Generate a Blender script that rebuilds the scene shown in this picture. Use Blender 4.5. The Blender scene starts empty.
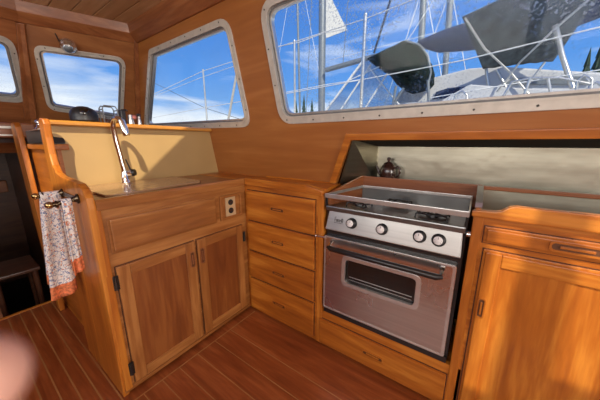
import bpy, bmesh, math, random
from mathutils import Vector, Matrix
from mathutils.geometry import tessellate_polygon
random.seed(7)
PI = math.pi
SC = bpy.context.scene
COL = SC.collection

# ------------------------------------------------------------------ camera
CAM = Vector((1.12464, -1.01735, 1.07759))
RIGHT = Vector((0.816805, 0.576913, -0.000562))
DOWN = Vector((0.127951, -0.182105, -0.974919))
FWD = Vector((-0.562546, 0.796247, -0.222561))
FPX = 250.77
cd = bpy.data.cameras.new('camera')
cam = bpy.data.objects.new('camera', cd)
COL.objects.link(cam)
m = Matrix((RIGHT, -DOWN, -FWD)).transposed().to_4x4()
m.translation = CAM
cam.matrix_world = m
cd.sensor_width = 36.0
cd.lens = FPX / 600 * 36
cd.clip_start = 0.01
cd.clip_end = 300
cd.dof.use_dof = True
cd.dof.focus_distance = 1.9
cd.dof.aperture_fstop = 4.2
SC.camera = cam

# ------------------------------------------------------------------ view, sky, sun, daylight
vs = SC.view_settings
vs.view_transform = 'Standard'
vs.look = 'None'
vs.gamma = 1.0
vs.use_curve_mapping = False
vs.exposure = 0.10
SC.display_settings.display_device = 'sRGB'

world = bpy.data.worlds.new('sky')
SC.world = world
world.use_nodes = True
nt = world.node_tree
nt.nodes.clear()
def N(t, kind, **kw):
    n = t.nodes.new(kind)
    for k, v in kw.items():
        setattr(n, k, v)
    return n
wo = N(nt, 'ShaderNodeOutputWorld')
bgd = N(nt, 'ShaderNodeBackground')
tc = N(nt, 'ShaderNodeTexCoord')
sep = N(nt, 'ShaderNodeSeparateXYZ')
nt.links.new(tc.outputs['Generated'], sep.inputs[0])
ramp = N(nt, 'ShaderNodeValToRGB')
e = ramp.color_ramp.elements
e[0].position = 0.0; e[0].color = (0.62, 0.78, 0.92, 1)
e[1].position = 0.55; e[1].color = (0.045, 0.17, 0.60, 1)
k = e.new(0.07); k.color = (0.27, 0.50, 0.86, 1)
k = e.new(0.22); k.color = (0.11, 0.32, 0.78, 1)
nt.links.new(sep.outputs['Z'], ramp.inputs[0])
mp = N(nt, 'ShaderNodeMapping')
mp.inputs['Scale'].default_value = (1.3, 1.3, 7.5)
mp.inputs['Rotation'].default_value = (0.12, 0.22, 0.3)
nt.links.new(tc.outputs['Generated'], mp.inputs[0])
nz = N(nt, 'ShaderNodeTexNoise')
nz.inputs['Scale'].default_value = 1.7
nz.inputs['Detail'].default_value = 5
nz.inputs['Distortion'].default_value = 0.5
nt.links.new(mp.outputs[0], nz.inputs[0])
# more cloud towards the horizon
mr = N(nt, 'ShaderNodeMapRange')
mr.inputs['From Min'].default_value = 0.02
mr.inputs['From Max'].default_value = 0.20
mr.inputs['To Min'].default_value = 0.43
mr.inputs['To Max'].default_value = -0.10
nt.links.new(sep.outputs['Z'], mr.inputs['Value'])
ad = N(nt, 'ShaderNodeMath', operation='ADD')
nt.links.new(nz.outputs['Fac'], ad.inputs[0])
nt.links.new(mr.outputs[0], ad.inputs[1])
cr = N(nt, 'ShaderNodeValToRGB')
cr.color_ramp.elements[0].position = 0.47
cr.color_ramp.elements[1].position = 0.72
nt.links.new(ad.outputs[0], cr.inputs[0])
mx = N(nt, 'ShaderNodeMixRGB')
mx.inputs[2].default_value = (0.88, 0.92, 0.97, 1)
nt.links.new(cr.outputs[0], mx.inputs[0])
nt.links.new(ramp.outputs[0], mx.inputs[1])
nt.links.new(mx.outputs[0], bgd.inputs[0])
bgd.inputs[1].default_value = 1.0
nt.links.new(bgd.outputs[0], wo.inputs[0])

SUN = Vector((0.61, -0.46, 0.645)).normalized()      # towards the sun
sl = bpy.data.lights.new('sun', 'SUN')
sl.energy = 5.2
sl.angle = math.radians(0.6)
sl.color = (1.0, 0.88, 0.68)
so = bpy.data.objects.new('sun', sl)
so.rotation_euler = SUN.to_track_quat('Z', 'Y').to_euler()
so.location = SUN * 8
COL.objects.link(so)

def area(name, loc, aim, sx, sy, power, color):
    l = bpy.data.lights.new(name, 'AREA')
    l.shape = 'RECTANGLE'; l.size = sx; l.size_y = sy
    l.energy = power; l.color = color
    o = bpy.data.objects.new(name, l)
    o.location = loc
    o.rotation_euler = (Vector(loc) - Vector(aim)).to_track_quat('Z', 'Y').to_euler()
    COL.objects.link(o)
    return o
# daylight entering by the starboard windows and the aft door, behind the camera
area('starboard_daylight', (1.2, -2.75, 1.55), (1.0, 0, 0.7), 3.2, 0.9, 46, (1.0, 0.93, 0.84))
area('aft_daylight', (4.4, -1.1, 1.5), (0.5, -0.6, 0.8), 1.6, 1.1, 58, (1.0, 0.92, 0.82))

area('ceiling_fill', (4.3, -1.1, 0.95), (0.3, -0.6, 1.9), 1.4, 0.6, 26, (1.0, 0.9, 0.78))  # added fill lamp to brighten the ceiling, no such source seen

# ------------------------------------------------------------------ helpers
def ray(u, v):
    return RIGHT * ((u - 300) / FPX) + DOWN * ((v - 200) / FPX) + FWD
def U(u, v, ax, val):
    """world point seen at (u, v) lying on the plane axis = val"""
    d = ray(u, v); i = 'xyz'.index(ax)
    return CAM + d * ((val - CAM[i]) / d[i])

class Frame:
    """a tilted wall plane: point(a, b, c): a along, b = height, c outwards"""
    def __init__(s, o, e1, e2, n):
        s.o, s.e1, s.e2, s.n = Vector(o), Vector(e1), Vector(e2), Vector(n).normalized()
    def p(s, a, b, c=0.0):
        return s.o + s.e1 * a + s.e2 * b + s.n * c
    def px(s, u, v):
        d = ray(u, v)
        t = s.n.dot(s.o - CAM) / s.n.dot(d)
        q = CAM + d * t
        b = q.z / s.e2.z
        return ((q - s.o - s.e2 * b).dot(s.e1), b)
XZ = lambda y, n=1: Frame((0, y, 0), (1, 0, 0), (0, 0, 1), (0, n, 0))
YZ = lambda x, n=1: Frame((x, 0, 0), (0, 1, 0), (0, 0, 1), (n, 0, 0))
XY = lambda z: Frame((0, 0, z), (1, 0, 0), (0, 1, 0), (0, 0, 1))

def rounded(poly, r, n=6):
    out = []; L = len(poly)
    rs = r if isinstance(r, (list, tuple)) else [r] * L
    for i in range(L):
        p0, p1, p2 = [Vector(poly[j % L]) for j in (i - 1, i, i + 1)]
        a = (p0 - p1).normalized(); b = (p2 - p1).normalized()
        ang = a.angle(b); t = rs[i] / math.tan(ang / 2)
        s0 = p1 + a * t; s1 = p1 + b * t
        for k in range(n + 1):
            f = k / n
            q = (s0 * (1 - f) + p1 * f) * (1 - f) + (p1 * (1 - f) + s1 * f) * f
            out.append((q.x, q.y))
    return out
def inset(poly, w):
    P = [Vector(p) for p in poly]; L = len(P)
    A = sum(P[i].x * P[(i + 1) % L].y - P[(i + 1) % L].x * P[i].y for i in range(L))
    sg = 1 if A > 0 else -1
    out = []
    for i in range(L):
        d1 = (P[i] - P[i - 1]).normalized(); d2 = (P[(i + 1) % L] - P[i]).normalized()
        n1 = Vector((-d1.y, d1.x)) * sg; n2 = Vector((-d2.y, d2.x)) * sg
        q1 = P[i] + n1 * w; q2 = P[i] + n2 * w
        cr_ = d1.x * d2.y - d1.y * d2.x
        if abs(cr_) < 1e-6:
            q = q1
        else:
            t = ((q2 - q1).x * d2.y - (q2 - q1).y * d2.x) / cr_
            q = q1 + d1 * t
        out.append((q.x, q.y))
    return out

class MB:
    def __init__(s):
        s.v, s.f, s.mi, s.sm = [], [], [], []
    def add(s, vs_, fs, m=0, smooth=False):
        b = len(s.v); s.v += [Vector(q) for q in vs_]
        for f in fs:
            s.f.append([b + i for i in f]); s.mi.append(m); s.sm.append(smooth)
        return s
    def from_bm(s, bm, m=0, smooth=False):
        bm.verts.index_update()
        s.add([v.co.copy() for v in bm.verts], [[v.index for v in f.verts] for f in bm.faces], m, smooth)
        bm.free(); return s
    def hexa(s, p, m=0, bev=0.0):
        """p: 8 points, bottom loop then top loop"""
        bm = bmesh.new(); V = [bm.verts.new(q) for q in p]
        for f in ((0, 3, 2, 1), (4, 5, 6, 7), (0, 1, 5, 4), (1, 2, 6, 5), (2, 3, 7, 6), (3, 0, 4, 7)):
            bm.faces.new([V[i] for i in f])
        bmesh.ops.recalc_face_normals(bm, faces=bm.faces)
        if bev > 0:
            bmesh.ops.bevel(bm, geom=list(bm.edges), offset=bev, segments=2, profile=0.6, affect='EDGES', clamp_overlap=True)
        return s.from_bm(bm, m)
    def box(s, x0, x1, y0, y1, z0, z1, m=0, bev=0.0):
        return s.hexa([(x0, y0, z0), (x1, y0, z0), (x1, y1, z0), (x0, y1, z0), (x0, y0, z1), (x1, y0, z1), (x1, y1, z1), (x0, y1, z1)], m, bev)
    def prism(s, outer, fr, c0, c1, holes=(), m=0, bev=0.0):
        loops = [list(outer)] + [list(h) for h in holes]
        flat = [q for l in loops for q in l]
        tris = tessellate_polygon([[Vector((a, b, 0)) for a, b in l] for l in loops])
        bm = bmesh.new()
        A = [bm.verts.new(fr.p(a, b, c0)) for a, b in flat]
        B = [bm.verts.new(fr.p(a, b, c1)) for a, b in flat]
        for t in tris:
            if len(set(t)) < 3: continue
            try:
                bm.faces.new([A[i] for i in t]); bm.faces.new([B[i] for i in reversed(t)])
            except ValueError: pass
        k = 0
        for l in loops:
            n = len(l)
            for i in range(n):
                j = (i + 1) % n
                bm.faces.new((A[k + i], A[k + j], B[k + j], B[k + i]))
            k += n
        bmesh.ops.recalc_face_normals(bm, faces=bm.faces)
        if bev > 0:
            es = [e_ for e_ in bm.edges if len(e_.link_faces) == 2 and e_.calc_face_angle(0) > 0.9]
            bmesh.ops.bevel(bm, geom=es, offset=bev, segments=2, profile=0.6, affect='EDGES', clamp_overlap=True)
        return s.from_bm(bm, m)
    def cyl(s, p0, p1, r0, r1=None, n=16, m=0, caps=True):
        r1 = r0 if r1 is None else r1
        p0, p1 = Vector(p0), Vector(p1); ax = (p1 - p0).normalized()
        a = ax.orthogonal().normalized(); b = ax.cross(a)
        vs_ = []
        for P, r in ((p0, r0), (p1, r1)):
            for k in range(n):
                t = 2 * PI * k / n
                vs_.append(P + (a * math.cos(t) + b * math.sin(t)) * r)
        s.add(vs_, [(k, (k + 1) % n, n + (k + 1) % n, n + k) for k in range(n)], m, True)
        if caps:
            s.add(vs_[:n], [tuple(reversed(range(n)))], m); s.add(vs_[n:], [tuple(range(n))], m)
        return s
    def tube(s, pts, r, n=10, m=0):
        pts = [Vector(p) for p in pts]; L = len(pts)
        rs = r if isinstance(r, (list, tuple)) else [r] * L
        vs_ = []; ref = None
        for i, P in enumerate(pts):
            t = (pts[min(i + 1, L - 1)] - pts[max(i - 1, 0)]).normalized()
            if ref is None: ref = t.orthogonal().normalized()
            ref = (ref - t * ref.dot(t)).normalized(); b = t.cross(ref)
            for k in range(n):
                an = 2 * PI * k / n
                vs_.append(P + (ref * math.cos(an) + b * math.sin(an)) * rs[i])
        fs = [(i * n + k, i * n + (k + 1) % n, (i + 1) * n + (k + 1) % n, (i + 1) * n + k) for i in range(L - 1) for k in range(n)]
        s.add(vs_, fs, m, True)
        s.add(vs_[:n], [tuple(reversed(range(n)))], m); s.add(vs_[-n:], [tuple(range(n))], m)
        return s
    def lathe(s, prof, c, ax=(0, 0, 1), n=24, m=0):
        """prof: (radius, distance along axis)"""
        c = Vector(c); ax = Vector(ax).normalized(); a = ax.orthogonal().normalized(); b = ax.cross(a)
        vs_ = []
        for r, h in prof:
            for k in range(n):
                t = 2 * PI * k / n
                vs_.append(c + ax * h + (a * math.cos(t) + b * math.sin(t)) * max(r, 1e-5))
        L = len(prof)
        s.add(vs_, [(i * n + k, i * n + (k + 1) % n, (i + 1) * n + (k + 1) % n, (i + 1) * n + k) for i in range(L - 1) for k in range(n)], m, True)
        return s
    def ball(s, c, r, sc=(1, 1, 1), m=0, n=16):
        bm = bmesh.new(); bmesh.ops.create_uvsphere(bm, u_segments=n, v_segments=max(6, n // 2), radius=r)
        for v in bm.verts:
            v.co = Vector((v.co.x * sc[0], v.co.y * sc[1], v.co.z * sc[2])) + Vector(c)
        return s.from_bm(bm, m, True)
    def grid(s, fn, nu, nv, m=0, thick=0.0, mfn=None):
        """fn(i/nu, j/nv) -> point; doubled with thickness along the local normal"""
        P = [[Vector(fn(i / nu, j / nv)) for j in range(nv + 1)] for i in range(nu + 1)]
        idx = lambda i, j: i * (nv + 1) + j
        def nrm(i, j):
            a = P[min(i + 1, nu)][j] - P[max(i - 1, 0)][j]; b = P[i][min(j + 1, nv)] - P[i][max(j - 1, 0)]
            n_ = a.cross(b)
            return n_.normalized() if n_.length > 1e-12 else Vector((0, 0, 1))
        top = [P[i][j] + nrm(i, j) * thick * .5 for i in range(nu + 1) for j in range(nv + 1)]
        bot = [P[i][j] - nrm(i, j) * thick * .5 for i in range(nu + 1) for j in range(nv + 1)]
        K = len(top)
        base = len(s.v); s.v += top + bot
        def face(f, mm):
            s.f.append([base + q for q in f]); s.mi.append(mm); s.sm.append(True)
        for i in range(nu):
            for j in range(nv):
                mm = mfn(i / nu, j / nv) if mfn else m
                q = (idx(i, j), idx(i + 1, j), idx(i + 1, j + 1), idx(i, j + 1))
                face(q, mm); face([K + t for t in reversed(q)], mm)
        for i in range(nu):
            for j, fl in ((0, 0), (nv, 1)):
                a, b = idx(i, j), idx(i + 1, j)
                mm = mfn(i / nu, min(j, nv - 1) / nv) if mfn else m
                face((a, K + a, K + b, b) if not fl else (b, K + b, K + a, a), mm)
        for j in range(nv):
            for i, fl in ((0, 1), (nu, 0)):
                a, b = idx(i, j), idx(i, j + 1)
                mm = mfn(min(i, nu - 1) / nu, j / nv) if mfn else m
                face((a, K + a, K + b, b) if not fl else (b, K + b, K + a, a), mm)
        return s
    def build(s, name, mats, parent=None):
        if not isinstance(mats, (list, tuple)): mats = [mats]
        org = ORG.get(parent.name, Vector()) if parent else Vector()
        me = bpy.data.meshes.new(name)
        me.from_pydata([tuple(v - org) for v in s.v], [], s.f)
        for mt in mats: me.materials.append(mt)
        for p_, mi, sm in zip(me.polygons, s.mi, s.sm):
            p_.material_index = mi; p_.use_smooth = sm
        me.update()
        o = bpy.data.objects.new(name, me); COL.objects.link(o)
        if parent: o.parent = parent
        ORG[o.name] = org
        return o
ORG = {}
def thing(name, label, cat, loc=(0, 0, 0), group=None):
    o = bpy.data.objects.new(name, None); COL.objects.link(o)
    o.empty_display_size = 0.05
    o.location = loc; ORG[o.name] = Vector(loc)
    return tag(o, label, cat, group)
def tag(o, label, cat, group=None, kind=None):
    o['label'] = label; o['category'] = cat
    if group: o['group'] = group
    if kind: o['kind'] = kind
    return o
def struct(o):
    o['kind'] = 'structure'; return o
def single(mb, name, mats, label, cat, base, group=None):
    """a thing of one mesh with its origin at its base"""
    e_ = Vector(base)
    me_o = mb
    for v in me_o.v: v -= e_
    o = me_o.build(name, mats)
    o.location = e_; ORG[o.name] = e_
    return tag(o, label, cat, group)

# ------------------------------------------------------------------ materials
MAT = {}
def newmat(name):
    mt = bpy.data.materials.new(name); mt.use_nodes = True
    t = mt.node_tree; b = t.nodes['Principled BSDF']
    MAT[name] = mt
    return mt, t, b
def wood(name, c_dark, c_mid, c_light, axis='x', scale=1.0, rough=0.40, coat=0.2, bump=0.06, figure=1.0):
    mt, t, b = newmat(name)
    tcn = N(t, 'ShaderNodeTexCoord'); oi = N(t, 'ShaderNodeObjectInfo')
    off = N(t, 'ShaderNodeVectorMath', operation='SCALE'); off.inputs['Scale'].default_value = 1.0
    cmb = N(t, 'ShaderNodeCombineXYZ')
    mul = N(t, 'ShaderNodeMath', operation='MULTIPLY'); mul.inputs[1].default_value = 7.0
    t.links.new(oi.outputs['Random'], mul.inputs[0])
    for i in range(3): t.links.new(mul.outputs[0], cmb.inputs[i])
    addv = N(t, 'ShaderNodeVectorMath', operation='ADD')
    t.links.new(tcn.outputs['Object'], addv.inputs[0]); t.links.new(cmb.outputs[0], addv.inputs[1])
    mpn = N(t, 'ShaderNodeMapping')
    s_ = {'x': (0.9, 9, 9), 'y': (9, 0.9, 9), 'z': (9, 9, 0.9)}[axis]
    mpn.inputs['Scale'].default_value = tuple(q * scale for q in s_)
    t.links.new(addv.outputs[0], mpn.inputs[0])
    n1 = N(t, 'ShaderNodeTexNoise'); n1.inputs['Scale'].default_value = 1.6; n1.inputs['Detail'].default_value = 6
    n1.inputs['Roughness'].default_value = 0.55; n1.inputs['Distortion'].default_value = 1.1
    t.links.new(mpn.outputs[0], n1.inputs[0])
    n2 = N(t, 'ShaderNodeTexNoise'); n2.inputs['Scale'].default_value = 9; n2.inputs['Detail'].default_value = 3
    t.links.new(mpn.outputs[0], n2.inputs[0])
    n3 = N(t, 'ShaderNodeTexNoise'); n3.inputs['Scale'].default_value = 1.7; n3.inputs['Detail'].default_value = 2
    t.links.new(addv.outputs[0], n3.inputs[0])
    mxa = N(t, 'ShaderNodeMath', operation='MULTIPLY_ADD'); mxa.inputs[1].default_value = 0.3
    t.links.new(n2.outputs['Fac'], mxa.inputs[0]); t.links.new(n1.outputs['Fac'], mxa.inputs[2])
    mxb = N(t, 'ShaderNodeMath', operation='MULTIPLY_ADD'); mxb.inputs[1].default_value = 0.35
    t.links.new(n3.outputs['Fac'], mxb.inputs[0]); t.links.new(mxa.outputs[0], mxb.inputs[2])
    r = N(t, 'ShaderNodeValToRGB')
    w = 0.26 / figure
    r.color_ramp.elements[0].position = 0.82 - w; r.color_ramp.elements[0].color = (*c_dark, 1)
    r.color_ramp.elements[1].position = 0.82 + w; r.color_ramp.elements[1].color = (*c_light, 1)
    q = r.color_ramp.elements.new(0.82); q.color = (*c_mid, 1)
    t.links.new(mxb.outputs[0], r.inputs[0]); t.links.new(r.outputs[0], b.inputs['Base Color'])
    b.inputs['Roughness'].default_value = rough
    b.inputs['Coat Weight'].default_value = coat; b.inputs['Coat Roughness'].default_value = 0.16
    bp = N(t, 'ShaderNodeBump'); bp.inputs['Strength'].default_value = bump; bp.inputs['Distance'].default_value = 0.01
    t.links.new(n2.outputs['Fac'], bp.inputs['Height']); t.links.new(bp.outputs[0], b.inputs['Normal'])
    return mt
def plain(name, col, rough=0.5, metal=0.0, noise=0.12, nscale=30, coat=0.0, bump=0.0):
    mt, t, b = newmat(name)
    tcn = N(t, 'ShaderNodeTexCoord')
    n1 = N(t, 'ShaderNodeTexNoise'); n1.inputs['Scale'].default_value = nscale; n1.inputs['Detail'].default_value = 4
    t.links.new(tcn.outputs['Object'], n1.inputs[0])
    r = N(t, 'ShaderNodeValToRGB')
    r.color_ramp.elements[0].position = 0.3; r.color_ramp.elements[1].position = 0.7
    r.color_ramp.elements[0].color = (*[c * (1 - noise) for c in col], 1)
    r.color_ramp.elements[1].color = (*[min(1, c * (1 + noise)) for c in col], 1)
    t.links.new(n1.outputs['Fac'], r.inputs[0]); t.links.new(r.outputs[0], b.inputs['Base Color'])
    b.inputs['Roughness'].default_value = rough; b.inputs['Metallic'].default_value = metal
    b.inputs['Coat Weight'].default_value = coat
    if bump:
        bp = N(t, 'ShaderNodeBump'); bp.inputs['Strength'].default_value = bump; bp.inputs['Distance'].default_value = 0.005
        t.links.new(n1.outputs['Fac'], bp.inputs['Height']); t.links.new(bp.outputs[0], b.inputs['Normal'])
    return mt
def brushed(name, col, rough=0.28, scale=(2, 2, 160), bump=0.05):
    mt, t, b = newmat(name)
    tcn = N(t, 'ShaderNodeTexCoord'); mpn = N(t, 'ShaderNodeMapping'); mpn.inputs['Scale'].default_value = scale
    t.links.new(tcn.outputs['Object'], mpn.inputs[0])
    n1 = N(t, 'ShaderNodeTexNoise'); n1.inputs['Scale'].default_value = 1.0; n1.inputs['Detail'].default_value = 4
    t.links.new(mpn.outputs[0], n1.inputs[0])
    n2 = N(t, 'ShaderNodeTexNoise'); n2.inputs['Scale'].default_value = 4.5; n2.inputs['Detail'].default_value = 3
    t.links.new(tcn.outputs['Object'], n2.inputs[0])
    rr = N(t, 'ShaderNodeMapRange'); rr.inputs['To Min'].default_value = rough * 0.75; rr.inputs['To Max'].default_value = rough * 1.5
    t.links.new(n2.outputs['Fac'], rr.inputs[0]); t.links.new(rr.outputs[0], b.inputs['Roughness'])
    r = N(t, 'ShaderNodeValToRGB')
    r.color_ramp.elements[0].color = (*[c * 0.8 for c in col], 1); r.color_ramp.elements[1].color = (*[min(1, c * 1.15) for c in col], 1)
    t.links.new(n1.outputs['Fac'], r.inputs[0]); t.links.new(r.outputs[0], b.inputs['Base Color'])
    b.inputs['Metallic'].default_value = 1.0
    bp = N(t, 'ShaderNodeBump'); bp.inputs['Strength'].default_value = bump; bp.inputs['Distance'].default_value = 0.02
    t.links.new(n2.outputs['Fac'], bp.inputs['Height']); t.links.new(bp.outputs[0], b.inputs['Normal'])
    return mt
def glass(name, dirt=0.15, tint=(0.97, 0.99, 1.0), film=0.05):
    mt, t, b = newmat(name)
    t.nodes.remove(b); out = t.nodes['Material Output']
    tr = N(t, 'ShaderNodeBsdfTransparent'); tr.inputs[0].default_value = (*tint, 1)
    gl = N(t, 'ShaderNodeBsdfGlossy'); gl.inputs['Roughness'].default_value = 0.02
    lw = N(t, 'ShaderNodeLayerWeight'); lw.inputs['Blend'].default_value = 0.5
    pw = N(t, 'ShaderNodeMath', operation='POWER'); pw.inputs[1].default_value = 4.0
    t.links.new(lw.outputs['Facing'], pw.inputs[0])
    fr = N(t, 'ShaderNodeMath', operation='MULTIPLY_ADD'); fr.inputs[1].default_value = 0.16; fr.inputs[2].default_value = 0.007
    t.links.new(pw.outputs[0], fr.inputs[0])
    m1 = N(t, 'ShaderNodeMixShader')
    t.links.new(fr.outputs[0], m1.inputs[0]); t.links.new(tr.outputs[0], m1.inputs[1]); t.links.new(gl.outputs[0], m1.inputs[2])
    df = N(t, 'ShaderNodeBsdfTranslucent'); df.inputs[0].default_value = (0.95, 0.97, 0.98, 1)
    tcn = N(t, 'ShaderNodeTexCoord')
    n1 = N(t, 'ShaderNodeTexNoise'); n1.inputs['Scale'].default_value = 120; n1.inputs['Detail'].default_value = 3
    n2 = N(t, 'ShaderNodeTexNoise'); n2.inputs['Scale'].default_value = 3.2; n2.inputs['Detail'].default_value = 5
    t.links.new(tcn.outputs['Object'], n1.inputs[0]); t.links.new(tcn.outputs['Object'], n2.inputs[0])
    r1 = N(t, 'ShaderNodeMapRange'); r1.inputs['From Min'].default_value = 0.57; r1.inputs['From Max'].default_value = 0.64
    r2 = N(t, 'ShaderNodeMapRange'); r2.inputs['From Min'].default_value = 0.42; r2.inputs['From Max'].default_value = 0.62
    t.links.new(n1.outputs['Fac'], r1.inputs[0]); t.links.new(n2.outputs['Fac'], r2.inputs[0])
    mu = N(t, 'ShaderNodeMath', operation='MULTIPLY'); t.links.new(r1.outputs[0], mu.inputs[0]); t.links.new(r2.outputs[0], mu.inputs[1])
    ma = N(t, 'ShaderNodeMath', operation='MULTIPLY_ADD'); ma.inputs[1].default_value = dirt
    t.links.new(mu.outputs[0], ma.inputs[0])
    fl = N(t, 'ShaderNodeMath', operation='MULTIPLY'); fl.inputs[1].default_value = film
    t.links.new(r2.outputs[0], fl.inputs[0]); t.links.new(fl.outputs[0], ma.inputs[2])
    m2 = N(t, 'ShaderNodeMixShader')
    t.links.new(ma.outputs[0], m2.inputs[0]); t.links.new(m1.outputs[0], m2.inputs[1]); t.links.new(df.outputs[0], m2.inputs[2])
    t.links.new(m2.outputs[0], out.inputs[0])
    return mt
# teak tones
CHERRY = ((0.20, 0.068, 0.020), (0.28, 0.100, 0.030), (0.36, 0.14, 0.045))
OAK = ((0.21, 0.070, 0.015), (0.32, 0.118, 0.027), (0.46, 0.20, 0.055))
PANEL = ((0.15, 0.038, 0.008), (0.225, 0.066, 0.014), (0.31, 0.105, 0.024))
TEAK = ((0.26, 0.066, 0.007), (0.44, 0.132, 0.013), (0.60, 0.222, 0.028))
RED = ((0.17, 0.052, 0.018), (0.26, 0.085, 0.028), (0.35, 0.13, 0.045))
PLY = ((0.27, 0.088, 0.019), (0.35, 0.123, 0.027), (0.42, 0.165, 0.042))
for ax in 'xyz':
    wood('oak_' + ax, *OAK, axis=ax)
    wood('teak_' + ax, *TEAK, axis=ax)
    wood('mahogany_' + ax, *RED, axis=ax)
wood('cherry_y', *CHERRY, axis='y', scale=0.6, figure=0.8, coat=0.2)
wood('oakpanel_z', *PANEL, axis='z')
wood('plywood_x', *PLY, axis='x', scale=0.6, figure=0.8, rough=0.4, coat=0.2)
wood('plywood_y', *PLY, axis='y', scale=0.6, figure=0.8, rough=0.4, coat=0.2)
wood('ceiling_wood', (0.44, 0.23, 0.10), (0.62, 0.37, 0.18), (0.76, 0.50, 0.27), axis='x', scale=0.7, figure=0.9, rough=0.35)
wood('floor_wood', (0.17, 0.038, 0.010), (0.27, 0.068, 0.018), (0.37, 0.105, 0.03), axis='x', scale=1.2, rough=0.28, coat=0.4)
wood('floor_strip', (0.30, 0.13, 0.045), (0.38, 0.18, 0.06), (0.46, 0.23, 0.085), axis='x', rough=0.35)
wood('golden_wood', (0.42, 0.17, 0.025), (0.60, 0.27, 0.045), (0.74, 0.38, 0.08), axis='y')
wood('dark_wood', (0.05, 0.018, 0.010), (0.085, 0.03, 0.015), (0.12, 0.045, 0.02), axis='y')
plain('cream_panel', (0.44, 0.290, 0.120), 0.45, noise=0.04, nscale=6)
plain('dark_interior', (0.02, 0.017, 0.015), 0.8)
plain('black_plastic', (0.018, 0.019, 0.022), 0.38)
plain('black_metal', (0.012, 0.012, 0.012), 0.35, coat=0.3)
plain('dark_recess', (0.12, 0.042, 0.012), 0.7)
plain('aluminium', (0.62, 0.59, 0.53), 0.42, metal=0.4, noise=0.10, nscale=25)
plain('aluminium_bright', (0.66, 0.65, 0.62), 0.3, metal=0.8, noise=0.08)
plain('gasket', (0.16, 0.16, 0.165), 0.5)
plain('screw_head', (0.05, 0.045, 0.04), 0.5)
plain('chrome', (0.80, 0.80, 0.80), 0.08, metal=1.0, noise=0.02)
plain('old_brass', (0.11, 0.08, 0.05), 0.25, metal=1.0, noise=0.35, nscale=40)
plain('bright_brass', (0.42, 0.29, 0.12), 0.2, metal=1.0)
plain('white_enamel', (0.80, 0.80, 0.78), 0.35, noise=0.03)
plain('ivory_plate', (0.56, 0.40, 0.22), 0.4, noise=0.05)
brushed('stainless_panel', (0.50, 0.48, 0.44), 0.36, (2, 2, 120))
brushed('stainless', (0.62, 0.59, 0.55), 0.26, (2, 2, 120))
brushed('stainless_worn', (0.41, 0.385, 0.30), 0.30, (1.5, 6, 60), 0.25)
brushed('stainless_top', (0.26, 0.26, 0.25), 0.30, (3, 60, 3))
plain('teapot_glaze', (0.040, 0.016, 0.012), 0.22, coat=0.4, noise=0.15)
plain('gelcoat', (0.52, 0.54, 0.57), 0.35, noise=0.05, nscale=3)
plain('gelcoat_blue', (0.12, 0.18, 0.30), 0.4, noise=0.1)
plain('mast_grey', (0.19, 0.215, 0.235), 0.4, metal=0.3)
plain('canvas_dark', (0.03, 0.04, 0.045), 0.9, noise=0.5, nscale=14, bump=0.4)
plain('awning_mesh', (0.085, 0.10, 0.105), 0.9, noise=0.5, nscale=10, bump=0.3)
plain('canvas_green', (0.012, 0.020, 0.018), 0.9, noise=0.6, nscale=20, bump=0.4)
plain('canvas_navy', (0.035, 0.05, 0.10), 0.9, noise=0.4, nscale=14, bump=0.4)
for k in ('canvas_dark', 'canvas_green', 'canvas_navy'): MAT[k].node_tree.nodes['Principled BSDF'].inputs['Specular IOR Level'].default_value = 0.05
plain('sailcloth', (0.72, 0.71, 0.66), 0.8, noise=0.06)
plain('rope', (0.70, 0.72, 0.74), 0.5)
plain('rope_dark', (0.03, 0.04, 0.07), 0.6)
plain('pine', (0.03, 0.055, 0.035), 0.9, noise=0.4, nscale=9)
plain('sea', (0.03, 0.07, 0.09), 0.12, noise=0.2, nscale=1.5, bump=0.3)
plain('skin', (0.85, 0.52, 0.42), 0.6, noise=0.08, nscale=60)
plain('nail', (0.72, 0.42, 0.35), 0.3, noise=0.02)
plain('pink_plastic', (0.62, 0.22, 0.20), 0.4)
glass('window_glass', 0.08, film=0.03)
glass('window_glass_salty', 0.6, film=0.05)
glass('clear_vinyl', 0.3, tint=(0.75, 0.8, 0.85), film=0.35)
mt, t, b = newmat('oven_glass')
b.inputs['Base Color'].default_value = (0.01, 0.009, 0.008, 1); b.inputs['Roughness'].default_value = 0.06
b.inputs['Coat Weight'].default_value = 0.5
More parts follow.
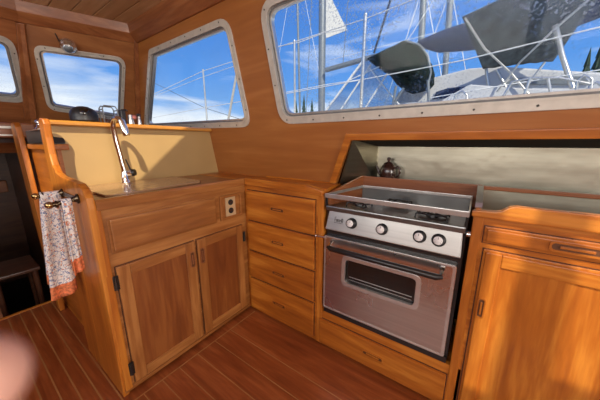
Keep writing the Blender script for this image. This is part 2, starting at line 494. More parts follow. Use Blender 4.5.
# printed towel
mt, t, b = newmat('towel_print')
tcn = N(t, 'ShaderNodeTexCoord'); mpn = N(t, 'ShaderNodeMapping')
t.links.new(tcn.outputs['Object'], mpn.inputs[0])
cur = None
base = (0.82, 0.78, 0.74)
prev = N(t, 'ShaderNodeRGB'); prev.outputs[0].default_value = (*base, 1); prev = prev.outputs[0]
for sc_, thr, colr, kind in ((48, 0.045, (0.22, 0.27, 0.42), 'DISTANCE_TO_EDGE'), (62, 0.26, (0.62, 0.24, 0.13), 'F1'), (50, 0.22, (0.14, 0.20, 0.38), 'F1'), (90, 0.20, (0.40, 0.36, 0.28), 'F1')):
    vo = N(t, 'ShaderNodeTexVoronoi'); vo.feature = kind; vo.inputs['Scale'].default_value = sc_
    ds = N(t, 'ShaderNodeTexNoise'); ds.inputs['Scale'].default_value = sc_ * 1.3
    t.links.new(mpn.outputs[0], ds.inputs[0])
    mv = N(t, 'ShaderNodeMixRGB', blend_type='ADD'); mv.inputs[0].default_value = 0.03
    t.links.new(mpn.outputs[0], mv.inputs[1]); t.links.new(ds.outputs['Color'], mv.inputs[2])
    t.links.new(mv.outputs[0], vo.inputs['Vector'])
    lt = N(t, 'ShaderNodeMath', operation='LESS_THAN'); lt.inputs[1].default_value = thr
    t.links.new(vo.outputs['Distance'], lt.inputs[0])
    mc = N(t, 'ShaderNodeMixRGB'); mc.inputs[2].default_value = (*colr, 1)
    t.links.new(lt.outputs[0], mc.inputs[0]); t.links.new(prev, mc.inputs[1]); prev = mc.outputs[0]
t.links.new(prev, b.inputs['Base Color']); b.inputs['Roughness'].default_value = 0.9
plain('towel_hem', (0.66, 0.20, 0.08), 0.9, noise=0.5, nscale=90)

# ------------------------------------------------------------------ the room
SIDE = Frame((0, 0.3262, 0), (1, 0, 0), (0, -0.17, 1), (0, 1, 0.17))
FRONT = Frame((-2.2344, 0.4347, 0), (0.3584, 0.9336, 0), (0.598, -0.2296, 1), (-0.786, 0.302, 0.539))
CENTRE = Frame((-2.606, 0, 0), (0, 1, 0), (0.678, 0, 1), (-1, 0, 0.678))

# floor: dark boards with pale strips inlaid, running athwartships
f = MB()
f.prism([(-1.2, -2.4), (4.0, -2.4), (4.0, 0.5), (-0.6, 0.5), (-1.2, 0.5)], XY(0), -0.04, 0.0)
y = -0.755
while y > -2.3:
    f.box(-1.185, 0.6, y - 0.0028, y + 0.0028, -0.001, 0.0006, 1); y -= 0.0505
for y in (-0.213, -0.32, -0.428, -0.527, -0.61, -0.69):
    f.box(0.052, 3.0, y - 0.0017, y + 0.0017, -0.001, 0.0006, 1)
f.box(0.047, 0.0525, -0.74, -0.01, -0.001, 0.0006, 1)
f.box(-1.2, -1.18, -2.3, -0.62, -0.03, 0.004, 2)
struct(f.build('floor', [MAT['floor_wood'], MAT['floor_strip'], MAT['teak_y']]))

# side wall with two window openings and the recess behind the stove
W1 = [(-1.455, 1.195), (-0.045, 1.172), (-0.088, 1.755), (-0.985, 1.755)]
W2 = [(0.185, 1.178), (2.10, 1.178), (2.10, 1.755), (0.135, 1.755)]
W1r, W2r = [0.05, 0.075, 0.10, 0.05], [0.10, 0.10, 0.10, 0.10]
w = MB()
w.prism([(-1.80, 0.80), (0.49, 0.80), (0.605, 1.10), (2.4, 1.10), (2.4, 0.05), (4.0, 0.05), (4.0, 1.98), (-1.06, 1.98)], SIDE, 0.0, 0.03,
        holes=[rounded(inset(W1, 0.022), [r * .8 for r in W1r]), rounded(inset(W2, 0.022), [r * .8 for r in W2r])])
struct(w.build('wall_port', MAT['plywood_x']))
# trim round the recess
t_ = MB()
t_.prism([(0.480, 0.868), (0.515, 0.868), (0.610, 1.090), (2.4, 1.090), (2.4, 1.122), (0.585, 1.122)], SIDE, -0.012, 0.008, bev=0.004)
struct(t_.build('trim_1', MAT['teak_x']))

# front walls
FW = [FRONT.px(*q) for q in ((32, 44), (126, 57.5), (123, 121), (48, 109.5))]
CW1 = CENTRE.px(11, 37); CW2 = CENTRE.px(25, 97); CW3 = CENTRE.px(6, 101.5)
ztop = CENTRE.px(4, 36)[1]; zbot = CW3[1]
CW = [(CW1[0] + 0.01, ztop), (CW2[0] + 0.015, zbot), (-1.28, zbot), (-1.28, ztop)]
w = MB()
w.prism([(-0.86, 0.95), (0.06, 0.95), (0.06, 1.95), (-0.63, 1.95)], FRONT, 0.0, 0.03, holes=[rounded(inset(FW, 0.02), 0.05)])
struct(w.build('wall_front', MAT['cherry_y']))
w = MB()
w.prism([(-2.4, 1.0), (-0.54, 1.0), (-0.56, 1.95), (-2.4, 1.95)], CENTRE, 0.0, 0.03, holes=[rounded(inset(CW, 0.02), 0.05)])
struct(w.build('wall_front_centre', MAT['mahogany_y']))
# posts: between the two front panes and in the corner
t_ = MB()
p_ = [FRONT.px(*q) for q in ((14.5, 22), (24, 24), (38, 113), (27.5, 113))]
t_.prism([FRONT.px(19, 22), FRONT.px(25, 23), FRONT.px(37.5, 118), FRONT.px(29, 118)], FRONT, -0.022, -0.001, bev=0.004)
t_.prism([CENTRE.px(15, 22), CENTRE.px(19.5, 22), CENTRE.px(30, 118), CENTRE.px(24, 118)], CENTRE, -0.022, 0.0, bev=0.004)
struct(t_.build('trim_2', MAT['mahogany_z']))
t_ = MB()
t_.prism([FRONT.px(134, 40), FRONT.px(138, 42), FRONT.px(142, 124), FRONT.px(136, 124)], FRONT, -0.02, 0.0, bev=0.004)
struct(t_.build('trim_3', MAT['mahogany_z']))

def window(n, fr, outer, rad, width, gm, pitch=0.16):
    rad = rad if isinstance(rad, list) else [rad] * 4
    o1 = rounded(outer, rad); i1 = rounded(inset(outer, width), [r * .62 for r in rad])
    i2 = rounded(inset(outer, width + 0.007), [r * .55 for r in rad])
    fm = MB(); fm.prism(o1, fr, -0.008, 0.0, holes=[i1], bev=0.002)
    fm.prism(rounded(inset(outer, width - .008), [r * .7 for r in rad]), fr, -0.011, 0.036, holes=[i1])
    root = struct(fm.build('window_%d' % n, MAT['aluminium']))
    g = MB(); g.prism(i1, fr, 0.004, 0.034, holes=[i2]); g.build('gasket', MAT['gasket'], root)
    l = MB(); l.prism(i2, fr, 0.008, 0.03, holes=[rounded(inset(outer, width + 0.015), [r * .5 for r in rad])]); l.build('inner_lip', MAT['aluminium_bright'], root)
    gl = MB(); gl.prism(i2, fr, 0.024, 0.028); gl.build('glass', MAT[gm], root)
    path = rounded(inset(outer, width * .42), [r * .8 for r in rad])
    acc = pitch * .5; L = len(path)
    for i in range(L):
        a, b_ = Vector(path[i]), Vector(path[(i + 1) % L]); d = (b_ - a).length
        while acc < d:
            q = a.lerp(b_, acc / d); c = fr.p(q.x, q.y, -0.008)
            s_ = MB(); s_.cyl(c, c - fr.n * 0.0018, 0.0042, 0.0034, 8); s_.build('screw', MAT['screw_head'], root)
            acc += pitch
        acc -= d
    return root
window(1, SIDE, W1, W1r, 0.036, 'window_glass', 0.17)
window(2, SIDE, W2, W2r, 0.038, 'window_glass_salty', 0.17)
window(3, FRONT, FW, [0.06, 0.06, 0.06, 0.06], 0.024, 'window_glass', 0.16)
window(4, CENTRE, CW, [0.07, 0.07, 0.07, 0.07], 0.03, 'window_glass', 0.2)

# ceiling of narrow planks; unseen openings added and shaped for the sun patches
Zc = 1.925
s = SUN
def up(x, y, z):
    t1 = (Zc - z) / s.z
    return (x + s.x * t1, y + s.y * t1)
SUN_OPENING = [up(-0.20, -0.55, 0.87), up(-0.42, -0.45, 0.87), up(-0.48, 0.065, 1.20), up(-0.48, -0.66, 1.24), up(-0.90, -0.80, 1.20), up(-0.90, -0.80, 0.84), up(-0.20, -0.73, 0.87)]  # invented roof opening: the sunlit backsplash patch projected up to the ceiling
SUN_SLOT1 = [up(1.165, 0, 0.12), up(1.245, 0, 0.12), up(1.270, 0, 0.90), up(1.195, 0, 0.90)]  # added slots, shaped to throw sun streaks on the right cabinet
SUN_SLOT2 = [up(1.40, 0, 0.30), up(1.50, 0, 0.30), up(1.46, 0, 0.90), up(1.375, 0, 0.90)]
c = MB()
y = -0.035
while y > -0.25:
    c.box(-1.75, 3.3, y - 0.1005, y - 0.0015, Zc, Zc + 0.02, 0, 0.0025); y -= 0.104
while y > -2.3:
    c.box(-1.75, 0.05 if y > -0.5 else -0.15, y - 0.1005, y - 0.0015, Zc, Zc + 0.02, 0, 0.0025)
    y -= 0.104
struct(c.build('ceiling', MAT['ceiling_wood']))
# ceiling board and deck above it, with the added sun openings
d_ = MB()
d_.prism([(-1.9, -2.45), (4.2, -2.45), (4.2, 0.12), (-1.9, 0.12)], XY(Zc + 0.012), 0.0, 0.02, holes=[SUN_OPENING, SUN_SLOT1, SUN_SLOT2], m=0)
struct(d_.build('ceiling_board', MAT['ceiling_wood']))

# cove beams round the ceiling
def cove(frame_pts, name, mat):
    mb = MB(); A_, B_ = frame_pts
    n = len(A_); mb.add(A_ + B_, [(i, (i + 1) % n, n + (i + 1) % n, n + i) for i in range(n)] + [tuple(range(n)), tuple(reversed(range(n, 2 * n)))])
    return struct(mb.build(name, mat))
def sec(fr, a, z0=1.822):
    # section: wall foot, slope out, up to ceiling
    o = fr.p(a, z0, 0); inn = Vector((-fr.n.x, -fr.n.y, 0)).normalized()
    return [o + Vector((0, 0, 0)), o + inn * 0.012, o + inn * 0.055 + Vector((0, 0, 0.042)), o + inn * 0.060 + Vector((0, 0, 0.048)), o + inn * 0.073 + Vector((0, 0, 0.103)), fr.p(a, z0 + 0.103, 0.03), fr.p(a, z0, 0.03)]
cove((sec(SIDE, -1.25), sec(SIDE, 3.2)), 'trim_4', MAT['mahogany_x'])
cove((sec(FRONT, -0.66), sec(FRONT, 0.06)), 'trim_5', MAT['mahogany_y'])
cove((sec(CENTRE, -2.3), sec(CENTRE, -0.53)), 'trim_6', MAT['mahogany_y'])

# unseen sides of the deckhouse: low walls below big openings
w = MB()
w.box(-1.75, 4.0, -2.43, -2.40, -0.8, 1.12); w.box(-1.75, 4.0, -2.43, -2.40, 1.80, 1.96)
for x in (-1.75, -0.2, 1.35, 3.2): w.box(x, x + 0.1, -2.43, -2.40, 1.12, 1.80)
struct(w.build('wall_starboard', MAT['plywood_x']))
w = MB()
w.box(4.0, 4.03, -2.43, -1.75, 0, 1.96); w.box(4.0, 4.03, -0.45, 0.30, 0, 1.96); w.box(4.0, 4.03, -1.75, -0.45, 0, 0.85)
struct(w.build('wall_aft', MAT['plywood_y']))

# ------------------------------------------------------------------ joinery helpers
def wd(kind, ax): return MAT[kind + '_' + ax]
def panel_door(fr, a0, a1, b0, b1, root, kind, out=0.012, stile=0.048, name='cabinet_door', arch=False):
    """framed door in the plane of fr (c outwards to the viewer), a: width, b: height"""
    R4 = lambda x0, x1, y0, y1: [(x0, y0), (x1, y0), (x1, y1), (x0, y1)]
    mb = MB()
    mb.prism(R4(a0, a0 + stile, b0, b1), fr, 0.0, out, m=0, bev=0.003)
    mb.prism(R4(a1 - stile, a1, b0, b1), fr, 0.0, out, m=0, bev=0.003)
    mb.prism(R4(a0 + stile, a1 - stile, b0, b0 + stile), fr, 0.0, out, m=1, bev=0.003)
    mb.prism(R4(a0 + stile, a1 - stile, b1 - stile, b1), fr, 0.0, out, m=1, bev=0.003)
    mb.prism(R4(a0 + stile - .004, a1 - stile + .004, b0 + stile - .004, b1 - stile + .004), fr, 0.0, out - 0.006, m=2)
    ax = 'y' if abs(fr.e1.y) > .5 else 'x'
    return mb.build(name, [wd(kind, 'z'), wd(kind, ax), wd(kind + 'panel', 'z')], root)
def recessed_pull(fr, a, b, L, H, root, mats, c=0.012, vertical=False, name='handle'):
    """oval wooden surround, dark pocket and a finger bar"""
    if vertical: dims = (H, L)
    else: dims = (L, H)
    R4 = lambda w_, h_: [(a - w_ / 2, b - h_ / 2), (a + w_ / 2, b - h_ / 2), (a + w_ / 2, b + h_ / 2), (a - w_ / 2, b + h_ / 2)]
    mb = MB(); o1 = rounded(R4(*dims), min(dims) * .45, 5)
    i1 = rounded(R4(dims[0] - H * .36, dims[1] - H * .36), (min(dims) - H * .36) * .45, 5)
    mb.prism(o1, fr, c - 0.001, c + 0.0035, holes=[i1], m=0)
    mb.prism(i1, fr, c - 0.002, c + 0.0006, m=1)
    if vertical: q = [(a - H * .10, b - L * .30), (a + H * .12, b - L * .30), (a + H * .12, b + L * .30), (a - H * .10, b + L * .30)]
    else: q = [(a - L * .30, b - H * .12), (a + L * .30, b - H * .12), (a + L * .30, b + H * .10), (a - L * .30, b + H * .10)]
    mb.prism(q, fr, c, c + 0.0045, m=0, bev=0.001)
    return mb.build(name, mats, root)
REC = lambda x0, x1, y0, y1: [(x0, y0), (x1, y0), (x1, y1), (x0, y1)]
FX = YZ(0.0, 1)          # front plane of the sink run, faces +x
FY = XZ(0.0, -1)         # front plane of the stove run, faces -y

# ------------------------------------------------------------------ sink cabinet
t = thing('sink_cabinet', 'long oak sink cabinet with two panelled doors and a false drawer front below the counter', 'cabinet', (-0.24, -0.37, 0))
mb = MB()
mb.prism(REC(-0.735, 0.0, 0.030, 0.835), FX, -0.02, 0.0, m=0)
mb.box(-0.44, -0.02, -0.735, -0.01, 0.03, 0.80, 0)
mb.box(-0.40, -0.055, -0.73, -0.01, 0.0, 0.05, 1)
for a0, a1, b0, b1 in ((-0.698, -0.361, 0.044, 0.597), (-0.345, -0.043, 0.044, 0.597)):
    mb.prism(REC(a0 - .0035, a1 + .0035, b0 - .0035, b1 + .0035), FX, -0.002, 0.0008, m=1)  # dark sheet behind each door paints in the shadow gap round it
mb.build('carcass', [MAT['oak_y'], MAT['dark_wood']], t)
mb = MB(); mb.prism(REC(-0.740, 0.0, 0.016, 0.036), FX, -0.02, 0.006, bev=0.003); mb.build('plinth_rail', MAT['oak_y'], t)
mb = MB()
end = [(0.0, 0.0), (0.010, 0.30), (0.012, 0.845), (0.008, 0.885), (-0.012, 0.915), (-0.05, 0.932), (-0.15, 0.938), (-0.27, 0.942), (-0.33, 0.955), (-0.362, 0.985),
       (-0.375, 1.03), (-0.372, 1.10), (-0.362, 1.155), (-0.372, 1.176), (-0.415, 1.180), (-0.437, 1.168), (-0.45, 1.08), (-0.452, 0.5), (-0.44, 0.0)]
mb.prism(end, XZ(0, -1), 0.724, 0.748, bev=0.005); mb.build('end_panel', MAT['teak_z'], t)
mb = MB(); mb.prism(REC(-0.738, -0.712, 0.03, 0.845), FX, 0.0, 0.011, bev=0.004); mb.build('corner_post', MAT['teak_z'], t)
mb = MB()
mb.prism(REC(-0.700, -0.212, 0.652, 0.800), FX, 0.0, 0.004, bev=0.002)
mb.prism(REC(-0.692, -0.220, 0.660, 0.792), FX, 0.003, 0.013, bev=0.005)
mb.build('false_drawer_front', MAT['oak_y'], t)
d1 = panel_door(FX, -0.698, -0.361, 0.044, 0.597, t, 'oak')
d2 = panel_door(FX, -0.345, -0.043, 0.044, 0.597, t, 'oak')
recessed_pull(FX, -0.379, 0.505, 0.085, 0.026, d1, [MAT['mahogany_z'], MAT['dark_recess']], vertical=True)
recessed_pull(FX, -0.322, 0.505, 0.085, 0.026, d2, [MAT['mahogany_z'], MAT['dark_recess']], vertical=True)
def hinge(y, z, parent, s_=1):
    h = MB()
    h.prism(REC(y - 0.010, y + 0.010, z - 0.030, z + 0.030), FX, 0.010, 0.0155, bev=0.001)
    h.cyl((0.017, y - 0.002, z - 0.028), (0.017, y - 0.002, z + 0.028), 0.005, n=10)
    for k in (-0.018, 0.018): h.cyl((0.0155, y + 0.004, z + k), (0.018, y + 0.004, z + k), 0.004, n=8)
    h.build('hinge', MAT['black_metal'], parent)
hinge(-0.706, 0.535, d1); hinge(-0.706, 0.125, d1); hinge(-0.036, 0.52, d2)
# outlet
mb = MB(); mb.prism(REC(-0.190, -0.037, 0.657, 0.795), FX, 0.0, 0.012, holes=[REC(-0.172, -0.050, 0.672, 0.780)], bev=0.003)
mb.prism(REC(-0.172, -0.050, 0.672, 0.780), FX, -0.004, 0.001)
fr_ = mb.build('outlet_frame', MAT['oak_y'], t)
mb = MB(); mb.prism(rounded(REC(-0.150, -0.082, 0.668, 0.782), 0.006, 3), FX, 0.001, 0.006, bev=0.001)
mb.build('outlet_plate', MAT['ivory_plate'], fr_)
for z in (0.750, 0.702):
    mb = MB(); mb.cyl((0.006, -0.116, z), (0.009, -0.116, z), 0.0165, n=20)
    for k in (-0.006, 0.006): mb.box(0.0088, 0.0096, -0.116 + k - 0.001, -0.116 + k + 0.001, z - 0.004, z + 0.005, 1)
    mb.build('socket', [MAT['black_plastic'], MAT['bright_brass']], fr_)

# sink counter, backsplash
t = thing('sink_counter', 'pale oak counter with raised front edge over the sink cabinet', 'counter', (-0.24, -0.37, 0.80))
mb = MB(); mb.box(-0.475, 0.0, -0.722, 0.19, 0.836, 0.86); mb.build('top', MAT['oak_y'], t)
mb = MB(); mb.prism([(-0.002, 0.832), (0.020, 0.836), (0.022, 0.868), (0.016, 0.876), (-0.004, 0.876), (-0.010, 0.860), (-0.002, 0.86)], Frame((0, 0, 0), (1, 0, 0), (0, 0, 1), (0, 1, 0)), -0.724, 0.006, bev=0.002)
mb.build('front_edge', MAT['oak_y'], t)
mb = MB(); mb.prism([(-0.452, -0.66), (-0.10, -0.66), (-0.075, -0.63), (-0.12, -0.215), (-0.15, -0.19), (-0.452, -0.19)], XY(0.8602), 0.0, 0.010, bev=0.003)
wood('cover_wood', (0.30, 0.16, 0.07), (0.42, 0.25, 0.12), (0.52, 0.34, 0.18), axis='y', rough=0.25, coat=0.5)
o = single(mb, 'sink_cover', MAT['cover_wood'], 'flat wooden cover board closing the sink beside the faucet', 'board', (-0.28, -0.42, 0.8602))
t = thing('galley_console', 'wooden helm console behind the sink with cream backsplash and gold top rail', 'console', (-0.75, -0.3, 0))
mb = MB(); mb.box(-0.492, -0.48, -0.724, 0.20, 0.858, 1.157); mb.build('backsplash', MAT['cream_panel'], t)
mb = MB(); mb.prism([(-0.53, 1.155), (-0.452, 1.155), (-0.446, 1.160), (-0.446, 1.171), (-0.455, 1.178), (-0.53, 1.178)], Frame((0, 0, 0), (1, 0, 0), (0, 0, 1), (0, 1, 0)), -0.724, 0.125, bev=0.002)
mb.build('top_rail', MAT['golden_wood'], t)
mb = MB(); mb.box(-1.30, -0.53, -0.62, 0.12, 1.140, 1.172, 0, 0.003); mb.build('top', MAT['mahogany_y'], t)
mb = MB(); mb.box(-1.12, -0.455, -0.705, -0.690, 0.0, 1.045)
mb.build('side_panel', MAT['teak_x'], t)
mb = MB()
post = [(-1.06, 0.0), (-0.99, 0.0), (-0.97, 0.55), (-0.99, 1.10), (-1.00, 1.165), (-1.03, 1.19), (-1.11, 1.19), (-1.14, 1.165), (-1.13, 0.6)]
mb.prism(post, XZ(0, -1), 0.722, 0.748, bev=0.005); mb.build('post', MAT['teak_z'], t)
mb = MB(); mb.box(-0.985, -0.455, -0.722, -0.66, 1.045, 1.072, 0, 0.004); mb.build('shelf', MAT['teak_x'], t)

# drawer cabinet
t = thing('drawer_cabinet', 'narrow teak cabinet of four drawers in the corner between sink and stove', 'cabinet', (0.28, 0.1, 0))
mb = MB()
mb.prism(REC(0.0, 0.548, 0.012, 0.842), FY, -0.02, 0.0); mb.box(0.0, 0.545, 0.02, 0.18, 0.012, 0.838)
for zt, z0 in zip([0.806, 0.618, 0.422, 0.236], [0.638, 0.440, 0.253, 0.036]):
    mb.prism(REC(0.022, 0.504, z0 - .004, zt + .004), FY, -0.002, 0.0008, m=1)  # shade lines between the drawers, put in as dark backing sheets
mb.build('carcass', [MAT['teak_x'], MAT['dark_wood']], t)
mb = MB(); mb.prism(REC(0.515, 0.548, 0.012, 0.84), FY, 0.0, 0.004, bev=0.002); mb.build('stile', MAT['teak_z'], t)
z_ = [0.806, 0.618, 0.422, 0.236]; zb = [0.638, 0.440, 0.253, 0.036]
for zt, z0 in zip(z_, zb):
    mb = MB(); mb.prism(REC(0.026, 0.500, z0, zt), FY, 0.0, 0.0138, bev=0.003)
    d = mb.build('drawer', MAT['teak_x'], t)
    zc = (zt + z0) / 2
    recessed_pull(FY, 0.262, zc + 0.0, 0.098, 0.026, d, [MAT['teak_x'], MAT['dark_recess']], c=0.014)
t = thing('side_counter', 'short teak counter over the four drawers running back to the wall below the window', 'counter', (0.2, 0.1, 0.80))
mb = MB(); mb.prism([(-0.47, 0.004), (0.545, 0.004), (0.535, 0.20), (-0.47, 0.20)], XY(0.84), 0.0, 0.022); mb.build('top', MAT['teak_x'], t)
mb = MB(); mb.prism([(-0.012, 0.836), (0.020, 0.84), (0.022, 0.87), (0.016, 0.878), (-0.008, 0.878), (-0.012, 0.862)], Frame((0, 0, 0), (0, -1, 0), (0, 0, 1), (1, 0, 0)), 0.024, 0.46, bev=0.002)
mb.hexa([(0.455, -0.022, 0.836), (0.548, -0.022, 0.832), (0.548, 0.03, 0.832), (0.455, 0.012, 0.836), (0.455, -0.022, 0.878), (0.548, -0.022, 0.856), (0.548, 0.03, 0.862), (0.455, 0.012, 0.878)], 0, 0.004)
mb.build('front_edge', MAT['teak_x'], t)
mb = MB(); mb.hexa([(0.02, 0.172, 0.862), (0.49, 0.172, 0.862), (0.49, 0.182, 0.862), (0.02, 0.182, 0.862), (0.02, 0.170, 0.872), (0.49, 0.170, 0.872), (0.49, 0.178, 0.872), (0.02, 0.178, 0.872)], 0, 0.002)
mb.build('back_moulding', MAT['teak_x'], t)

# ------------------------------------------------------------------ stove surround
t = thing('stove_cabinet', 'wide teak drawer unit built in under the stainless stove', 'cabinet', (0.84, 0.15, 0))
mb = MB(); mb.prism(REC(0.549, 1.172, 0.012, 0.215), FY, -0.02, 0.0); mb.box(0.55, 1.17, 0.02, 0.34, 0.012, 0.205); mb.prism(REC(0.537, 1.132, 0.020, 0.172), FY, -0.002, 0.0008, m=1); mb.build('carcass', [MAT['teak_x'], MAT['dark_wood']], t)  # dark sheet round the drawer stands in for its shadow gap
mb = MB(); mb.prism(REC(0.541, 1.128, 0.024, 0.168), FY, 0.0, 0.0138, bev=0.003); d = mb.build('drawer', MAT['teak_x'], t)
recessed_pull(FY, 0.832, 0.098, 0.10, 0.026, d, [MAT['teak_x'], MAT['dark_recess']], c=0.014)

t = thing('stove_fiddle', 'teak fiddle boards standing round the back and sides of the stove top', 'rail', (0.86, 0.3, 0.78))
mb = MB(); mb.hexa([(0.546, 0.035, 0.78), (0.560, 0.035, 0.78), (0.622, 0.30, 0.78), (0.606, 0.30, 0.78), (0.546, 0.035, 0.842), (0.560, 0.035, 0.842), (0.622, 0.30, 0.902), (0.606, 0.30, 0.902)], 0, 0.003)
mb.build('side_board', MAT['mahogany_y'], t)
mb = MB(); mb.box(0.606, 1.152, 0.300, 0.318, 0.80, 0.900, 0, 0.004); mb.build('back_board', MAT['mahogany_x'], t)
mb = MB(); mb.prism([(0.0, 0.74), (0.298, 0.74), (0.298, 0.892), (0.22, 0.902), (0.02, 0.87), (0.0, 0.86)], YZ(0), 1.136, 1.152, bev=0.003)
mb.build('side_board', MAT['teak_y'], t)
mb = MB(); mb.prism([(0.0, 0.862), (0.02, 0.872), (0.22, 0.904), (0.298, 0.894), (0.298, 0.898), (0.22, 0.909), (0.018, 0.877), (-0.003, 0.866)], YZ(0), 1.134, 1.154)
mb.build('metal_cap', MAT['aluminium_bright'], t)

# steel lined recess
mb = MB(); mb.box(1.154, 2.3, 0.294, 0.318, 0.882, 0.898, 0, 0.003)
single(mb, 'shelf_edge', MAT['mahogany_x'], 'thin brown wooden edge strip running right along the steel recess shelf', 'trim', (1.6, 0.3, 0.882))
t = thing('recess_lining', 'dull stainless steel lining of the long recess behind the stove', 'panel', (1.2, 0.4, 0.78))
mb = MB(); mb.box(0.66, 2.35, 0.40, 0.404, 0.86, 1.16); mb.build('back_sheet', MAT['stainless_worn'], t)
mb = MB(); mb.hexa([(0.520, 0.198, 0.84), (0.66, 0.40, 0.84), (0.657, 0.403, 0.84), (0.517, 0.201, 0.84), (0.610, 0.160, 1.10), (0.665, 0.40, 1.16), (0.662, 0.403, 1.16), (0.606, 0.163, 1.10)])
mb.build('side_sheet', MAT['stainless_worn'], t)
mb = MB(); mb.box(0.57, 2.35, 0.318, 0.40, 0.862, 0.870); mb.build('shelf', MAT['stainless_worn'], t)
mb = MB(); mb.box(1.153, 2.35, 0.02, 0.300, 0.780, 0.785); mb.box(1.153, 2.35, 0.296, 0.300, 0.785, 0.881); mb.build('tray', MAT['stainless_worn'], t)
mb = MB(); mb.hexa([(0.57, 0.16, 1.094), (2.38, 0.16, 1.094), (2.38, 0.405, 1.056), (0.57, 0.405, 1.056), (0.56, 0.16, 1.12), (2.38, 0.16, 1.12), (2.38, 0.42, 1.12), (0.56, 0.42, 1.12)]); mb.build('soffit', MAT['dark_interior'], t)  # black colour and slope put in the shadow band under the recess top

# ------------------------------------------------------------------ stove
t = thing('galley_stove', 'stainless steel gimballed galley stove with oven door and four white knobs', 'stove', (0.84, 0.15, 0.21))
X0, X1 = 0.558, 1.116
mb = MB(); mb.box(X0, X1 + 0.006, 0.012, 0.285, 0.222, 0.765, 0, 0.003); mb.build('body', MAT['black_metal'], t)
mb = MB(); mb.prism(REC(X0, X1 + .004, 0.213, 0.243), FY, -0.015, 0.000, bev=0.004); mb.build('base_strip', MAT['black_metal'], t)
mb = MB(); mb.hexa([(X0 + .002, -0.009, 0.672), (X1, -0.009, 0.672), (X1, 0.03, 0.672), (X0 + .002, 0.03, 0.672), (X0 + .012, 0.0125, 0.765), (X1 - .004, 0.0125, 0.765), (X1 - .004, 0.034, 0.765), (X0 + .012, 0.034, 0.765)], 0, 0.004)
cp = mb.build('control_panel', MAT['stainless_panel'], t)
mb = MB(); mb.box(X0 + .004, X1 + .002, -0.010, 0.022, 0.766, 0.790, 0, 0.005)
mb.box(X0 + .010, X1 - .002, 0.015, 0.292, 0.766, 0.781, 0, 0.003); ct = mb.build('cooktop', MAT['stainless_top'], t)
# oven door
WIN = REC(0.672, 0.984, 0.424, 0.548)
mb = MB(); mb.prism(rounded(REC(0.558, 1.110, 0.247, 0.641), 0.008, 3), XZ(0.012, -1), 0.0, 0.022, holes=[rounded(WIN, 0.022, 5)], bev=0.003)
dr = mb.build('oven_door', MAT['stainless'], t)
mb = MB(); mb.prism(rounded(inset(WIN, -0.016), 0.03, 5), XZ(-0.010, -1), -0.004, 0.0035, holes=[rounded(inset(WIN, 0.002), 0.02, 5)], bev=0.0015)
mb.build('window_rim', MAT['aluminium_bright'], dr)
mb = MB(); mb.prism(rounded(inset(WIN, -0.004), 0.02, 5), XZ(0.006, -1), 0.0, 0.003); mb.build('oven_glass', MAT['oven_glass'], dr)
mb = MB(); mb.cyl((0.69, 0.0025, 0.455), (0.97, 0.0025, 0.455), 0.0014, n=6); mb.cyl((0.69, 0.0025, 0.44), (0.97, 0.0025, 0.44), 0.001, n=6)
mb.build('oven_rack', MAT['aluminium_bright'], dr)
mb = MB()
hp = [(0.600, -0.050, 0.604), (0.618, -0.058, 0.602), (1.052, -0.058, 0.602), (1.070, -0.050, 0.604)]
mb.tube(hp, [0.009, 0.0125, 0.0125, 0.009], 12)
for x in (0.604, 1.066): mb.hexa([(x - .009, -0.012, 0.588), (x + .009, -0.012, 0.588), (x + .006, -0.055, 0.594), (x - .006, -0.055, 0.594), (x - .009, -0.012, 0.628), (x + .009, -0.012, 0.628), (x + .006, -0.055, 0.612), (x - .006, -0.055, 0.612)], 1, 0.003)
mb.build('oven_handle', [MAT['black_metal'], MAT['chrome']], dr)
mb = MB(); mb.prism(rounded(REC(0.560, 1.108, 0.249, 0.639), 0.008, 3), XZ(0.012, -1), 0.0215, 0.0235, holes=[rounded(REC(0.566, 1.098, 0.256, 0.633), 0.008, 3)])
mb.build('door_trim', MAT['aluminium_bright'], dr)
for x in (0.692, 0.828, 0.974, 1.040):
    z = 0.722; c0 = Vector((x, 0.002, z)); ax = Vector((0, -1, 0.23)).normalized()
    mb = MB()
    mb.lathe([(0.0, 0.0), (0.0245, 0.0), (0.0245, 0.004), (0.0215, 0.006), (0.0205, 0.022), (0.0185, 0.025), (0.0155, 0.0255)], c0, ax, 24, 0)
    mb.lathe([(0.0158, 0.0253), (0.0150, 0.0262), (0.0, 0.0266)], c0, ax, 24, 1)
    a_ = ax.cross(Vector((1, 0, 0))).normalized() * -1
    for k in range(7):
        an = -2.2 + k * 0.73
        dv = Vector((math.sin(an), 0, math.cos(an)))
        q = c0 + ax * 0.0266 + Vector((dv.x, 0.32 * dv.z, dv.z)) * 0.0115
        mb.ball(q, 0.0012, (1, .4, 1), 0, 6)
    q = c0 + ax * 0.0264; mb.tube([q + Vector((0, .0013, .004)), q + Vector((0, .004, .0125))], 0.0012, 6, 0)
    mb.build('knob', [MAT['black_plastic'], MAT['white_enamel']], t)
# badge: raised outlined script plate
mb = MB()
def S(pts, r=0.0011): mb.tube([Vector((0.603 + (a - 0.600) * 0.66, -0.0095 + 0.23 * (b_ - 0.672), b_)) for a, b_ in pts], r, 6, 0)
